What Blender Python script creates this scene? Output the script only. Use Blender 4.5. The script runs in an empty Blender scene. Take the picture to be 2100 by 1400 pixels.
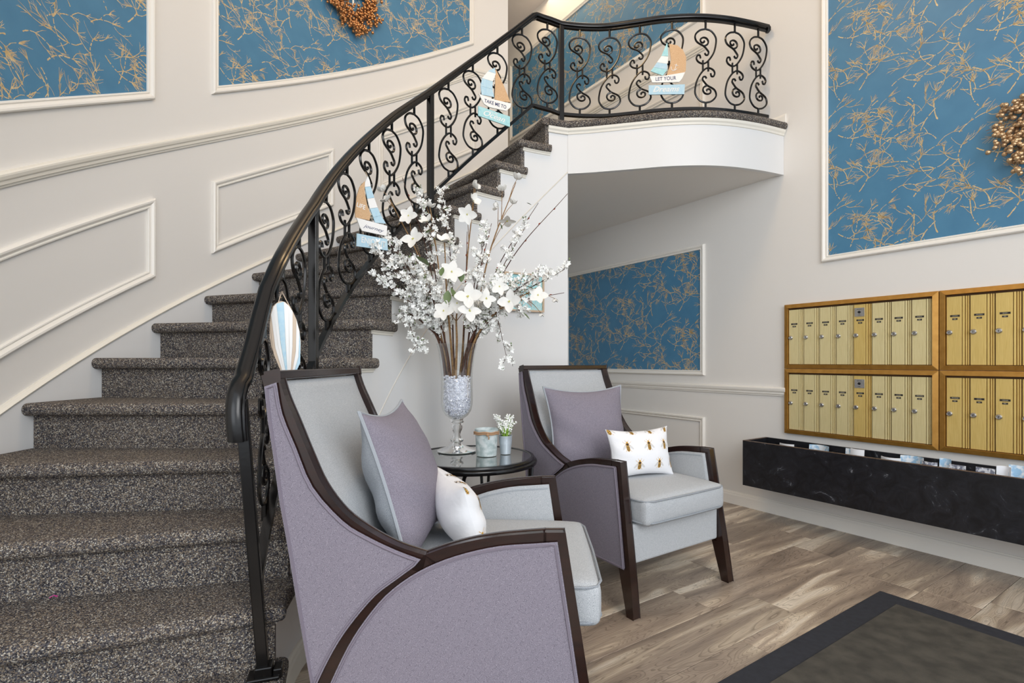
import bpy, math, random
from math import sin, cos, radians, degrees, pi, sqrt, atan2
from mathutils import Vector, Matrix, Euler

# ------------------------------------------------------------------ camera, world, lights, exposure
S = bpy.context.scene
COL = S.collection
FPX, HY, H = 1055.0, 740.5, 1.13
cd = bpy.data.cameras.new('camera')
cam = bpy.data.objects.new('camera', cd); COL.objects.link(cam)
cam.location = (0, 0, H); cam.rotation_euler = (pi/2, 0, 0)
cd.sensor_width = 36; cd.lens = FPX/2100*36; cd.shift_y = (HY-700)/2100; cd.clip_start = .02
S.camera = cam
w = bpy.data.worlds.new('world'); S.world = w; w.use_nodes = True
bg = w.node_tree.nodes['Background']; bg.inputs[0].default_value = (.86, .92, 1, 1); bg.inputs[1].default_value = 1.45
def area(name, loc, target, sx, sy, energy, color):
    l = bpy.data.lights.new(name, 'AREA'); l.shape = 'RECTANGLE'; l.size = sx; l.size_y = sy
    l.energy = energy; l.color = color
    o = bpy.data.objects.new(name, l); COL.objects.link(o); o.location = loc
    o.rotation_euler = (Vector(target)-Vector(loc)).to_track_quat('-Z', 'Y').to_euler()
    return o
area('window_light', (1.9, -1.9, 3.0), (-.6, 3.2, 1.4), 1.8, 2.4, 70, (1, .99, .97))
area('right_wall_fill', (-1.2, -2.4, 2.0), (1.6, 3.2, 1.0), 2.2, 2.2, 24, (.90, .95, 1))  # unseen cool fill panel, added to brighten the right wall
def lamp(name, loc, energy, color, r):
    l = bpy.data.lights.new(name, 'POINT'); l.energy = energy; l.color = color; l.shadow_soft_size = r
    o = bpy.data.objects.new(name, l); COL.objects.link(o); o.location = loc
lamp('chandelier_light', (.2, 2.4, 4.75), 50, (1, .70, .38), .3)
area('hallway_light', (.5, 5.6, 5.40), (.5, 5.6, 3), 1.0, 1.0, 9, (1, .80, .56))
S.view_settings.view_transform = 'Standard'; S.view_settings.look = 'None'
S.view_settings.gamma = 1; S.view_settings.use_curve_mapping = False
S.view_settings.exposure = 0.22

# ------------------------------------------------------------------ materials
def srgb(r, g, b):
    f = lambda c: (c/255)/12.92 if c/255 <= .04045 else (((c/255)+.055)/1.055)**2.4
    return (f(r), f(g), f(b), 1)
def mat(name, col, rough=.6, metal=0, spec=.5, noise=None, bump=None, **kw):
    """noise=(scale, second colour, detail, contrast) bump=(scale,strength)"""
    m = bpy.data.materials.new(name); m.use_nodes = True
    nt = m.node_tree; b = nt.nodes['Principled BSDF']
    b.inputs['Base Color'].default_value = col; b.inputs['Roughness'].default_value = rough
    b.inputs['Metallic'].default_value = metal; b.inputs['Specular IOR Level'].default_value = spec
    for k, v in kw.items(): b.inputs[k.replace('_', ' ')].default_value = v
    if noise or bump:
        geo = nt.nodes.new('ShaderNodeNewGeometry')
    if noise:
        n = nt.nodes.new('ShaderNodeTexNoise'); n.inputs['Scale'].default_value = noise[0]; n.inputs['Detail'].default_value = noise[2]
        if len(noise) > 4:
            mp = nt.nodes.new('ShaderNodeMapping'); mp.inputs['Scale'].default_value = noise[4]
            nt.links.new(geo.outputs['Position'], mp.inputs[0]); nt.links.new(mp.outputs[0], n.inputs['Vector'])
        else: nt.links.new(geo.outputs['Position'], n.inputs['Vector'])
        r = nt.nodes.new('ShaderNodeValToRGB'); c = noise[3]
        r.color_ramp.elements[0].position = .5-c; r.color_ramp.elements[1].position = .5+c
        r.color_ramp.elements[0].color = noise[1]; r.color_ramp.elements[1].color = col
        nt.links.new(n.outputs[0], r.inputs[0]); nt.links.new(r.outputs[0], b.inputs['Base Color'])
    if bump:
        n2 = nt.nodes.new('ShaderNodeTexNoise'); n2.inputs['Scale'].default_value = bump[0]; n2.inputs['Detail'].default_value = 3
        bp = nt.nodes.new('ShaderNodeBump'); bp.inputs['Strength'].default_value = bump[1]; bp.inputs['Distance'].default_value = bump[2] if len(bump) > 2 else .002
        nt.links.new(geo.outputs['Position'], n2.inputs['Vector']); nt.links.new(n2.outputs[0], bp.inputs['Height']); nt.links.new(bp.outputs[0], b.inputs['Normal'])
    return m
M = {}
M['cream'] = mat('cream_wall_paint', srgb(227, 224, 219), .55, bump=(220, .12, .001))
M['white'] = mat('white_paint', srgb(226, 226, 225), .38)
M['ivory'] = mat('ivory_trim_paint', srgb(233, 228, 216), .4)
M['trim'] = mat('white_trim_paint', srgb(238, 234, 226), .35)
M['soffit'] = mat('soffit_paint', srgb(238, 234, 228), .7)
M['ceiling'] = mat('ceiling_paint', srgb(236, 228, 222), .8)
M['blue'] = mat('blue_wallpaper', srgb(75, 129, 162), .45, noise=(9, srgb(68, 121, 155), 3, .2))
M['gold'] = mat('gold_wallpaper_print', srgb(218, 194, 148), .45, noise=(40, srgb(196, 166, 116), 2, .15))
M['iron'] = mat('black_wrought_iron', srgb(13, 12, 12), .22, spec=.45, bump=(90, .12, .001))
M['walnut'] = mat('dark_walnut', srgb(44, 21, 14), .25, noise=(14, srgb(26, 12, 9), 4, .25, (1, 1, 6)), Coat_Weight=.4, Coat_Roughness=.15)
M['purple'] = mat('mauve_weave', srgb(160, 153, 164), .9, noise=(1000, srgb(92, 86, 99), 3, .14), bump=(900, .3, .001))
M['grey'] = mat('grey_weave', srgb(210, 212, 213), .9, noise=(900, srgb(142, 147, 153), 3, .14), bump=(900, .3, .001))
M['darkgrey'] = mat('slate_weave', srgb(172, 177, 182), .9, noise=(1200, srgb(118, 123, 130), 2, .12), bump=(900, .3, .001))
M['pipe_grey'] = mat('grey_piping', srgb(165, 170, 176), .85)
M['pipe_purple'] = mat('mauve_piping', srgb(122, 114, 126), .85)
M['cotton'] = mat('white_cotton', srgb(240, 240, 242), .85, bump=(24, .25, .01))
M['bee_yellow'] = mat('bee_yellow', srgb(214, 165, 70), .8)
M['bee_brown'] = mat('bee_brown', srgb(58, 44, 34), .8)
M['bee_wing'] = mat('bee_wing', srgb(214, 212, 210), .8)
M['brass'] = mat('anodised_gold_frame', srgb(186, 138, 66), .33, .55, noise=(30, srgb(172, 124, 54), 2, .2))
M['door'] = mat('pale_gold_door', srgb(236, 222, 172), .38, .35, noise=(60, srgb(220, 204, 148), 3, .2, (8, 8, .2)))
M['door2'] = mat('deep_gold_door', srgb(234, 206, 130), .36, .4, noise=(60, srgb(216, 184, 104), 3, .2, (8, 8, .2)))
M['groove'] = mat('dark_gold_groove', srgb(84, 56, 26), .6, .2)
M['steel'] = mat('steel_lock', srgb(190, 188, 184), .25, .85)
M['plate'] = mat('black_name_strip', srgb(38, 32, 26), .5)
M['ink'] = mat('pale_lettering', srgb(170, 165, 150), .6)
M['hole'] = mat('keyhole_black', srgb(15, 14, 14), .6)
M['edge'] = mat('worn_brown_laminate_edge', srgb(112, 92, 78), .5, noise=(50, srgb(70, 55, 46), 3, .2))
M['paper'] = mat('white_paper', srgb(232, 234, 238), .7)
M['bluepaper'] = mat('blue_print_paper', srgb(150, 190, 220), .6, noise=(38, srgb(225, 232, 238), 2, .08))
M['greyprint'] = mat('grey_print_paper', srgb(215, 218, 224), .6, noise=(60, srgb(120, 124, 140), 2, .05))
M['stem'] = mat('brown_stem', srgb(92, 58, 40), .7, noise=(90, srgb(60, 34, 26), 2, .2))
M['tanstem'] = mat('tan_stem', srgb(160, 124, 80), .7, noise=(90, srgb(120, 90, 56), 2, .2))
M['greenstem'] = mat('green_stem', srgb(74, 92, 60), .7, noise=(90, srgb(88, 66, 44), 2, .2))
M['bud'] = mat('red_bud', srgb(150, 66, 44), .5)
M['petal'] = mat('white_petal', srgb(230, 228, 222), .6, Subsurface_Weight=.0)
M['petal2'] = mat('ivory_small_petal', srgb(250, 250, 246), .6)
M['yellow'] = mat('yellow_flower_centre', srgb(202, 196, 96), .6)
M['leaf'] = mat('green_leaf', srgb(104, 122, 78), .5)
M['brightleaf'] = mat('bright_green_leaf', srgb(140, 176, 70), .5)
M['galv'] = mat('weathered_pale_metal', srgb(214, 222, 222), .5, .1, noise=(34, srgb(172, 188, 188), 4, .10))
M['galv2'] = mat('pale_blue_tin', srgb(196, 206, 214), .4, .35)
M['jute'] = mat('jute_rope', srgb(176, 140, 108), .9, bump=(300, .6))
M['wax'] = mat('white_wax', srgb(235, 232, 225), .4)
M['berry'] = mat('copper_gold_berry', srgb(188, 132, 82), .22, .6)
M['berry2'] = mat('champagne_gold_berry', srgb(196, 164, 126), .25, .6)
M['wire'] = mat('brown_wire', srgb(120, 84, 52), .6)
M['ribbon'] = mat('white_ribbon', srgb(232, 228, 218), .7)
M['skyblue'] = mat('pale_blue_painted_wood', srgb(168, 204, 222), .6, noise=(60, srgb(190, 215, 225), 3, .2))
M['aqua'] = mat('aqua_painted_wood', srgb(150, 206, 212), .6, noise=(60, srgb(178, 220, 222), 3, .2))
M['signwhite'] = mat('white_painted_wood', srgb(238, 236, 232), .6)
M['cork'] = mat('tan_particle_board', srgb(216, 182, 142), .8, noise=(260, srgb(196, 156, 116), 2, .2))
M['navy'] = mat('navy_lettering', srgb(52, 60, 100), .6)
M['pine'] = mat('pine_frame', srgb(200, 176, 150), .6)
M['taupe'] = mat('taupe_print', srgb(176, 168, 162), .6)
M['tan'] = mat('tan_painted_wood', srgb(206, 186, 164), .6)
M['pink'] = mat('pink_fluff', srgb(214, 60, 150), .8)
M['seam'] = mat('plaster_seam', srgb(214, 208, 198), .6)

def glass(name, col, rough=0.0, ior=1.45):
    m = bpy.data.materials.new(name); m.use_nodes = True; b = m.node_tree.nodes['Principled BSDF']
    b.inputs['Base Color'].default_value = col; b.inputs['Roughness'].default_value = rough
    b.inputs['Transmission Weight'].default_value = 1; b.inputs['IOR'].default_value = ior
    return m
M['glass'] = glass('clear_glass', (.97, .985, .98, 1), ior=1.3)
def thin_glass(name, tint, base=.06, edge=.55):
    m = bpy.data.materials.new(name); m.use_nodes = True; nt = m.node_tree; nt.nodes.clear()
    o = nt.nodes.new('ShaderNodeOutputMaterial'); t = nt.nodes.new('ShaderNodeBsdfTransparent'); g = nt.nodes.new('ShaderNodeBsdfGlossy'); mx = nt.nodes.new('ShaderNodeMixShader')
    t.inputs[0].default_value = tint; g.inputs['Roughness'].default_value = .02; lw = nt.nodes.new('ShaderNodeLayerWeight'); lw.inputs[0].default_value = .35
    mr = nt.nodes.new('ShaderNodeMapRange'); mr.inputs[3].default_value = base; mr.inputs[4].default_value = edge
    pw = nt.nodes.new('ShaderNodeMath'); pw.operation = 'POWER'; pw.inputs[1].default_value = 1.7 if base < .1 else .9
    nt.links.new(lw.outputs['Facing'], pw.inputs[0]); nt.links.new(pw.outputs[0], mr.inputs[0]); nt.links.new(mr.outputs[0], mx.inputs[0])
    nt.links.new(t.outputs[0], mx.inputs[1]); nt.links.new(g.outputs[0], mx.inputs[2]); nt.links.new(mx.outputs[0], o.inputs[0]); return m
M['thinglass'] = thin_glass('thin_clear_glass', (.96, .975, .975, 1), .07, .95)
M['tableglass'] = thin_glass('table_glass', (.84, .92, .91, 1), .25, .98)
M['oldglass'] = glass('table_glass', (.80, .88, .87, 1))
M['gem'] = mat('crystal_gem', srgb(250, 250, 254), .06, .0, spec=1.0, noise=(300, srgb(196, 198, 214), 2, .06))

def carpet_mat():
    m = bpy.data.materials.new('speckled_berber_carpet'); m.use_nodes = True; nt = m.node_tree; b = nt.nodes['Principled BSDF']
    b.inputs['Roughness'].default_value = .95; b.inputs['Specular IOR Level'].default_value = .1
    g = nt.nodes.new('ShaderNodeNewGeometry')
    v = nt.nodes.new('ShaderNodeTexVoronoi'); v.inputs['Scale'].default_value = 330
    nt.links.new(g.outputs['Position'], v.inputs['Vector'])
    sp = nt.nodes.new('ShaderNodeSeparateColor'); nt.links.new(v.outputs['Color'], sp.inputs[0])
    r = nt.nodes.new('ShaderNodeValToRGB'); r.color_ramp.interpolation = 'CONSTANT'
    e = r.color_ramp.elements; e[0].color = srgb(44, 44, 50); e[0].position = 0
    e[1].position = .22; e[1].color = srgb(90, 88, 91)
    for p, c in ((.42, (118, 106, 94)), (.60, (76, 77, 84)), (.76, (148, 137, 122)), (.90, (196, 190, 178))):
        x = e.new(p); x.color = srgb(*c)
    nt.links.new(sp.outputs[0], r.inputs[0])
    # faint tan patches over the whole carpet, keyed to low-frequency noise
    n = nt.nodes.new('ShaderNodeTexNoise'); n.inputs['Scale'].default_value = 3; nt.links.new(g.outputs['Position'], n.inputs['Vector'])
    mr = nt.nodes.new('ShaderNodeMapRange'); mr.inputs[1].default_value = .3; mr.inputs[2].default_value = .7; mr.inputs[3].default_value = .0; mr.inputs[4].default_value = .15
    nt.links.new(n.outputs[0], mr.inputs[0])
    mx = nt.nodes.new('ShaderNodeMixRGB'); mx.inputs[2].default_value = srgb(122, 108, 92)
    nt.links.new(mr.outputs[0], mx.inputs[0]); nt.links.new(r.outputs[0], mx.inputs[1]); nt.links.new(mx.outputs[0], b.inputs['Base Color'])
    bp = nt.nodes.new('ShaderNodeBump'); bp.inputs['Strength'].default_value = .8; bp.inputs['Distance'].default_value = .003; bp.invert = True
    nt.links.new(v.outputs['Distance'], bp.inputs['Height']); nt.links.new(bp.outputs[0], b.inputs['Normal'])
    return m
M['carpet'] = carpet_mat()

def plank_mat():
    m = bpy.data.materials.new('walnut_plank_flooring'); m.use_nodes = True; nt = m.node_tree; b = nt.nodes['Principled BSDF']
    L = nt.links.new; N = nt.nodes.new
    g = N('ShaderNodeNewGeometry'); mp = N('ShaderNodeMapping'); mp.vector_type = 'POINT'
    mp.inputs['Rotation'].default_value = (0, 0, -atan2(.5531, .8331))
    L(g.outputs['Position'], mp.inputs[0])
    oi = N('ShaderNodeObjectInfo'); sc = N('ShaderNodeMath'); sc.operation = 'MULTIPLY'; sc.inputs[1].default_value = 37
    L(oi.outputs['Random'], sc.inputs[0]); cb = N('ShaderNodeCombineXYZ'); L(sc.outputs[0], cb.inputs[0]); L(sc.outputs[0], cb.inputs[2])
    ad = N('ShaderNodeVectorMath'); ad.operation = 'ADD'; L(mp.outputs[0], ad.inputs[0]); L(cb.outputs[0], ad.inputs[1])
    s1 = N('ShaderNodeMapping'); s1.inputs['Scale'].default_value = (.9, 6.5, 1); L(ad.outputs[0], s1.inputs[0])
    n1 = N('ShaderNodeTexNoise'); n1.inputs['Scale'].default_value = 1.1; n1.inputs['Detail'].default_value = 2; n1.inputs['Distortion'].default_value = .9; L(s1.outputs[0], n1.inputs['Vector'])
    # growth rings: fold the broad noise into thin contour lines
    mu = N('ShaderNodeMath'); mu.operation = 'MULTIPLY'; mu.inputs[1].default_value = 46; L(n1.outputs[0], mu.inputs[0])
    fr = N('ShaderNodeMath'); fr.operation = 'FRACT'; L(mu.outputs[0], fr.inputs[0])
    r1 = N('ShaderNodeValToRGB'); e = r1.color_ramp.elements
    e[0].position = .32; e[0].color = srgb(140, 126, 113); e[1].position = .64; e[1].color = srgb(228, 216, 198)
    for p, c in ((.44, (168, 152, 136)), (.53, (180, 164, 146)), (.57, (208, 192, 170))):
        x = e.new(p); x.color = srgb(*c)
    L(n1.outputs[0], r1.inputs[0])
    rr = N('ShaderNodeValToRGB'); rr.color_ramp.elements[0].color = (.42, .40, .38, 1); rr.color_ramp.elements[1].color = (1, 1, 1, 1); rr.color_ramp.elements[1].position = .30
    L(fr.outputs[0], rr.inputs[0])
    s2 = N('ShaderNodeMapping'); s2.inputs['Scale'].default_value = (6, 190, 1); L(ad.outputs[0], s2.inputs[0])
    n2 = N('ShaderNodeTexNoise'); n2.inputs['Scale'].default_value = 2; n2.inputs['Detail'].default_value = 4; L(s2.outputs[0], n2.inputs['Vector'])
    r2 = N('ShaderNodeValToRGB'); r2.color_ramp.elements[0].color = (.66, .63, .61, 1); r2.color_ramp.elements[1].color = (1.08, 1.06, 1.04, 1)
    r2.color_ramp.elements[0].position = .3; r2.color_ramp.elements[1].position = .65; L(n2.outputs[0], r2.inputs[0])
    m1 = N('ShaderNodeMixRGB'); m1.blend_type = 'MULTIPLY'; m1.inputs[0].default_value = .75; L(r1.outputs[0], m1.inputs[1]); L(rr.outputs[0], m1.inputs[2])
    m2 = N('ShaderNodeMixRGB'); m2.blend_type = 'MULTIPLY'; m2.inputs[0].default_value = .8; L(m1.outputs[0], m2.inputs[1]); L(r2.outputs[0], m2.inputs[2])
    pr = N('ShaderNodeMapRange'); pr.inputs[3].default_value = .80; pr.inputs[4].default_value = 1.08; L(oi.outputs['Random'], pr.inputs[0])
    m3 = N('ShaderNodeMixRGB'); m3.blend_type = 'MULTIPLY'; m3.inputs[0].default_value = 1; L(m2.outputs[0], m3.inputs[1]); L(pr.outputs[0], m3.inputs[2])
    L(m3.outputs[0], b.inputs['Base Color']); b.inputs['Roughness'].default_value = .36
    return m
M['plank'] = plank_mat()
M['subfloor'] = mat('dark_subfloor', srgb(70, 58, 48), .8)

def slate_mat():
    m = mat('black_slate_laminate', srgb(26, 26, 30), .38, bump=(60, .15)); nt = m.node_tree; b = nt.nodes['Principled BSDF']
    g = nt.nodes.new('ShaderNodeNewGeometry'); n = nt.nodes.new('ShaderNodeTexNoise'); n.inputs['Scale'].default_value = 11; n.inputs['Detail'].default_value = 14; n.inputs['Roughness'].default_value = .72; n.inputs['Distortion'].default_value = 1.4
    nt.links.new(g.outputs['Position'], n.inputs['Vector'])
    r = nt.nodes.new('ShaderNodeValToRGB'); e = r.color_ramp.elements; e[0].position = .40; e[0].color = srgb(15, 15, 19); e[1].position = .60; e[1].color = srgb(32, 33, 39)
    x = e.new(.635); x.color = srgb(50, 52, 58); x = e.new(.68); x.color = srgb(120, 122, 128)
    nt.links.new(n.outputs[0], r.inputs[0]); nt.links.new(r.outputs[0], b.inputs['Base Color'])
    return m
M['slate'] = slate_mat()
M['mat_edge'] = mat('navy_black_mat_border', srgb(42, 44, 52), .85, noise=(40, srgb(34, 36, 43), 4, .2), bump=(400, .5))
M['mat_mid'] = mat('olive_grey_mat_pile', srgb(78, 74, 66), .95, noise=(14, srgb(58, 55, 49), 6, .15), bump=(350, .7))

# ------------------------------------------------------------------ mesh builder
class MB:
    def __init__(s): s.V = []; s.F = []; s.I = []; s.sm = []
    def add(s, V, F, i=0, smooth=False):
        o = len(s.V); s.V += [tuple(v) for v in V]
        for f in F: s.F.append(tuple(o+k for k in f)); s.I.append(i); s.sm.append(smooth)
    def grid(s, rows, i=0, smooth=True, closeu=False, closev=False):
        n = len(rows); m = len(rows[0]); V = [p for r in rows for p in r]; F = []
        for a in range(n if closeu else n-1):
            for b in range(m if closev else m-1):
                a2 = (a+1) % n; b2 = (b+1) % m
                F.append((a*m+b, a2*m+b, a2*m+b2, a*m+b2))
        s.add(V, F, i, smooth)
    def box(s, lo, hi, i=0, f=lambda p: p):
        (a, b, c), (d, e, g) = lo, hi
        V = [f(Vector(p)) for p in ((a,b,c),(d,b,c),(d,e,c),(a,e,c),(a,b,g),(d,b,g),(d,e,g),(a,e,g))]
        s.add(V, [(0,3,2,1),(4,5,6,7),(0,1,5,4),(1,2,6,5),(2,3,7,6),(3,0,4,7)], i)
    def prism(s, poly, f, w0, w1, i=0, iside=None, i1=None):
        """poly: 2D points; f(u,v,w)->3D"""
        n = len(poly); V = [f(u, v, w0) for u, v in poly]+[f(u, v, w1) for u, v in poly]
        s.add(V, [tuple(range(n))], i)
        o = len(s.V)-2*n
        s.F.append(tuple(o+n+k for k in reversed(range(n)))); s.I.append(i if i1 is None else i1); s.sm.append(False)
        for k in range(n):
            s.F.append((o+k, o+(k+1) % n, o+n+(k+1) % n, o+n+k)); s.I.append(i if iside is None else iside); s.sm.append(False)
    def tube(s, pts, r, n=6, i=0, closed=False, caps=True, flat=1.0):
        pts = [Vector(p) for p in pts]; N = len(pts)
        if not isinstance(r, (list, tuple)): r = [r]*N
        T = []
        for k in range(N):
            a = pts[(k-1) % N] if (closed or k > 0) else pts[k]; b = pts[(k+1) % N] if (closed or k < N-1) else pts[k]
            d = b-a; T.append(d.normalized() if d.length > 1e-9 else Vector((0,0,1)))
        u = T[0].orthogonal().normalized(); rows = []
        for k in range(N):
            u = (u-T[k]*u.dot(T[k]))
            u = u.normalized() if u.length > 1e-6 else T[k].orthogonal().normalized()
            v = T[k].cross(u)
            rows.append([pts[k]+(u*cos(2*pi*j/n)+v*sin(2*pi*j/n)*flat)*r[k] for j in range(n)])
        s.grid(rows, i, True, closeu=closed, closev=True)
        if caps and not closed:
            for row in (rows[0], rows[-1]): s.add(row, [tuple(range(n))], i)
    def sweep(s, prof, pts, i=0, closed=False, up=Vector((0,0,1)), caps=True, smooth=False, frames=None):
        """prof (side, up) closed loop swept on a path; side = tangent x up"""
        pts = [Vector(p) for p in pts]; N = len(pts); rows = []
        for k in range(N):
            a = pts[(k-1) % N] if (closed or k > 0) else pts[k]; b = pts[(k+1) % N] if (closed or k < N-1) else pts[k]
            t = (b-a).normalized(); sd = Vector((t.y, -t.x, 0)); sd = sd.normalized() if sd.length > .05 else Vector((1,0,0))
            if frames: sd = frames[k]
            uu = sd.cross(t).normalized()
            rows.append([pts[k]+sd*p+uu*q for p, q in prof])
        s.grid(rows, i, smooth, closeu=closed, closev=True)
        if caps and not closed:
            for row in (rows[0], rows[-1]): s.add(row, [tuple(range(len(prof)))], i)
    def lathe(s, prof, c=(0,0,0), n=32, i=0, closed=False, f=lambda p: p):
        rows = [[f(Vector((c[0]+r*cos(2*pi*j/n), c[1]+r*sin(2*pi*j/n), c[2]+z))) for j in range(n)] for r, z in prof]
        s.grid(rows, i, True, closeu=closed, closev=True)
    def ball(s, c, r, n=8, m=6, i=0):
        c = Vector(c); rows = []
        V = [c+Vector((0,0,r))]
        for a in range(1, m):
            for b in range(n):
                V.append(c+Vector((sin(pi*a/m)*cos(2*pi*b/n), sin(pi*a/m)*sin(2*pi*b/n), cos(pi*a/m)))*r)
        V.append(c-Vector((0,0,r))); F = [(0, 1+b, 1+(b+1) % n) for b in range(n)]
        for a in range(m-2):
            for b in range(n): F.append((1+a*n+b, 1+(a+1)*n+b, 1+(a+1)*n+(b+1) % n, 1+a*n+(b+1) % n))
        e = len(V)-1; F += [(e, 1+(m-2)*n+(b+1) % n, 1+(m-2)*n+b) for b in range(n)]
        s.add(V, F, i, True)
    def mesh(s, name, mats):
        me = bpy.data.meshes.new(name); me.from_pydata(s.V, [], s.F)
        for m in (mats if isinstance(mats, (list, tuple)) else [mats]): me.materials.append(m)
        me.polygons.foreach_set('material_index', s.I); me.polygons.foreach_set('use_smooth', s.sm)
        me.validate(); me.update()
        if any(s.sm): me.set_sharp_from_angle(angle=radians(38))
        return me
    def build(s, name, mats, parent=None, world=True, bevel=0, seg=2, **props):
        return link(name, s.mesh(name, mats), parent, world, bevel, seg, **props)
def rootm(o):
    return Matrix.Translation(o.location) @ o.rotation_euler.to_matrix().to_4x4()
def link(name, me, parent=None, world=True, bevel=0, seg=2, loc=None, rot=None, **props):
    o = bpy.data.objects.new(name, me); COL.objects.link(o)
    if loc is not None: o.location = loc
    if rot is not None: o.rotation_euler = rot
    if parent:
        o.parent = parent
        if world and parent.type == 'EMPTY': o.matrix_parent_inverse = rootm(parent).inverted()
    if bevel:
        b = o.modifiers.new('bevel', 'BEVEL'); b.width = bevel; b.segments = seg; b.limit_method = 'ANGLE'; b.angle_limit = radians(40)
    for k, v in props.items(): o[k] = v
    return o
def thing(name, label, cat, loc=(0,0,0), rz=0, group=None):
    o = bpy.data.objects.new(name, None); COL.objects.link(o); o.empty_display_size = .1
    o.location = loc; o.rotation_euler = (0, 0, rz); o['label'] = label; o['category'] = cat
    if group: o['group'] = group
    return o
def struct(mb, name, mats, **k):
    o = mb.build(name, mats, **k); o['kind'] = 'structure'; return o
def cr(pts, n=6, closed=False):
    """Catmull-Rom"""
    P = [Vector(p) for p in pts]; N = len(P); out = []
    for k in range(N if closed else N-1):
        if closed: a, b, c, d = P[(k-1) % N], P[k], P[(k+1) % N], P[(k+2) % N]
        else: b, c = P[k], P[k+1]; a = P[k-1] if k else b*2-c; d = P[k+2] if k+2 < N else c*2-b
        for j in range(n):
            t = j/n; out.append(.5*((2*b)+(c-a)*t+(2*a-5*b+4*c-d)*t*t+(3*b-a-3*c+d)*t**3))
    if not closed: out.append(P[-1])
    return out
def interp(tab, x):
    if x <= tab[0][0]: return tab[0][1]
    for (a, u), (b, v) in zip(tab, tab[1:]):
        if x <= b: return u+(v-u)*(x-a)/(b-a)
    return tab[-1][1]
def at(px, py, D):
    return Vector(((px-1050)/FPX*D, D, H+(HY-py)/FPX*D))
def on_plane(px, py, P0, N):
    d = at(px, py, 1)-Vector((0, 0, H)); o = Vector((0, 0, H))
    return o+d*((P0-o).dot(N)/d.dot(N))

# ------------------------------------------------------------------ geometry of the room
CX, CY = .857, 2.158          # centre of the curved stair
RS, RW = 1.64, 2.90           # string wall and outer wall radius
RISE = .191
def pol(th, R, z=0): t = radians(th); return Vector((CX-R*cos(t), CY+R*sin(t), z))
def thk(k): return -33.6+6.58*k+.008*k*k       # nosing angle of step k
def kth(th): return (th+33.6)/6.58
RST = [(-28, 1.70), (-19, 1.69), (-10, 1.67), (0, 1.63), (10, 1.605), (20, 1.612), (35, 1.63), (60, 1.64), (90, 1.64)]
def RF(th): 
    for (a, u), (b, v) in zip(RST, RST[1:]):
        if th <= b: return u+(v-u)*(max(th, a)-a)/(b-a)
    return RS
D1 = Vector((-.5531, .8331, 0)); D2 = Vector((.8331, .5531, 0))
ROT = atan2(-.8331, .5531)
def SR(a, z, n=0): return Vector((2.0+.5531*a-.8331*n, 3.73-.8331*a-.5531*n, z))     # right wall: a to the right
def SL(a, z, n=0): return pol(degrees(a/RW), RW-n, z)                                  # curved left wall: a is arc length
def aw(th): return radians(th)*RW
ZL = 15*RISE      # landing 2.865
CEIL = 5.44

# floor
fl = MB(); fl.box((-4, -3.5, -.12), (4.8, 8.5, -.0065)); floor = struct(fl, 'floor', M['subfloor'])
rnd = random.Random(4)
def uv2(u, v): return D1*u+D2*v
PW = .2255
known = {0: [2.334, 3.5], -1: [1.93, 3.06], 1: [3.18], -2: [3.09], 2: [2.45, 3.4], -3: [2.0, 3.2], 3: [1.7, 2.9]}
pm_cache = {}
for row in range(-9, 12):
    u0 = 1.221+row*PW
    if row in known: js = list(known[row])
    else: js = [rnd.uniform(2.2, 3.4)]
    while js[0] > -.2: js.insert(0, js[0]-1.12)
    js.append(js[-1]+1.12); 
    if js[-1] < 3.72: js.append(js[-1]+1.12)
    for a, b in zip(js, js[1:]):
        a = max(a, -.6); b = min(b, 3.722)
        if b-a < .05: continue
        L = round(b-a, 3)
        if L not in pm_cache:
            g = .0009; mb = MB(); c = .0016
            lo = [(g, g), (L-g, g), (L-g, PW-g), (g, PW-g)]; li = [(g+c, g+c), (L-g-c, g+c), (L-g-c, PW-g-c), (g+c, PW-g-c)]
            V = [(x, y, -.0065) for x, y in lo]+[(x, y, -.0012) for x, y in lo]+[(x, y, 0) for x, y in li]
            F = [(8, 9, 10, 11)]+[(k, (k+1) % 4, 4+(k+1) % 4, 4+k) for k in range(4)]+[(4+k, 4+(k+1) % 4, 8+(k+1) % 4, 8+k) for k in range(4)]
            mb.add(V, F); pm_cache[L] = mb.mesh('plank', M['plank'])
        # local x along D2, local y along D1
        p = uv2(u0, a)
        link('plank', pm_cache[L], floor, loc=(p.x, p.y, 0), rot=(0, 0, atan2(.5531, .8331)))

# walls
def wallslab(name, a, b, z0, z1, th, m):
    a = Vector(a); b = Vector(b); t = (b-a).normalized(); n = Vector((t.y, -t.x))*th
    mb = MB(); q = [a, b, b+n, a+n]
    mb.prism([(p.x, p.y) for p in q], lambda u, v, w_: Vector((u, v, w_)), z0, z1)
    return struct(mb, name, m)
A0, A1 = SR(4.2, 0), SR(-5.4, 0)
wallslab('wall_right', (A1.x, A1.y), (A0.x, A0.y), 0, CEIL, -.15, M['cream'])
mb = MB(); rows = []
TH = [-25+97*i/80 for i in range(81)]
for th in TH:
    rows.append([pol(th, RW, 0), pol(th, RW, CEIL), pol(th, RW+.14, CEIL), pol(th, RW+.14, 0)])
mb.grid(rows, 0, True, closev=True)
mb.add(rows[0], [(0, 1, 2, 3)]); mb.add(rows[-1], [(0, 1, 2, 3)])
wl = struct(mb, 'wall_left', M['cream'])
q0 = pol(-25, RW); wallslab('wall_front_left', (q0.x, q0.y+.03), (-2.3, -3.2), 0, CEIL, .14, M['cream'])
E0 = pol(72, RW+.14)
wallslab('wall_hallway', (E0.x+.035, E0.y-.02), (-1.2, 8.2), ZL-.37, CEIL, -.1, M['cream'])
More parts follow.
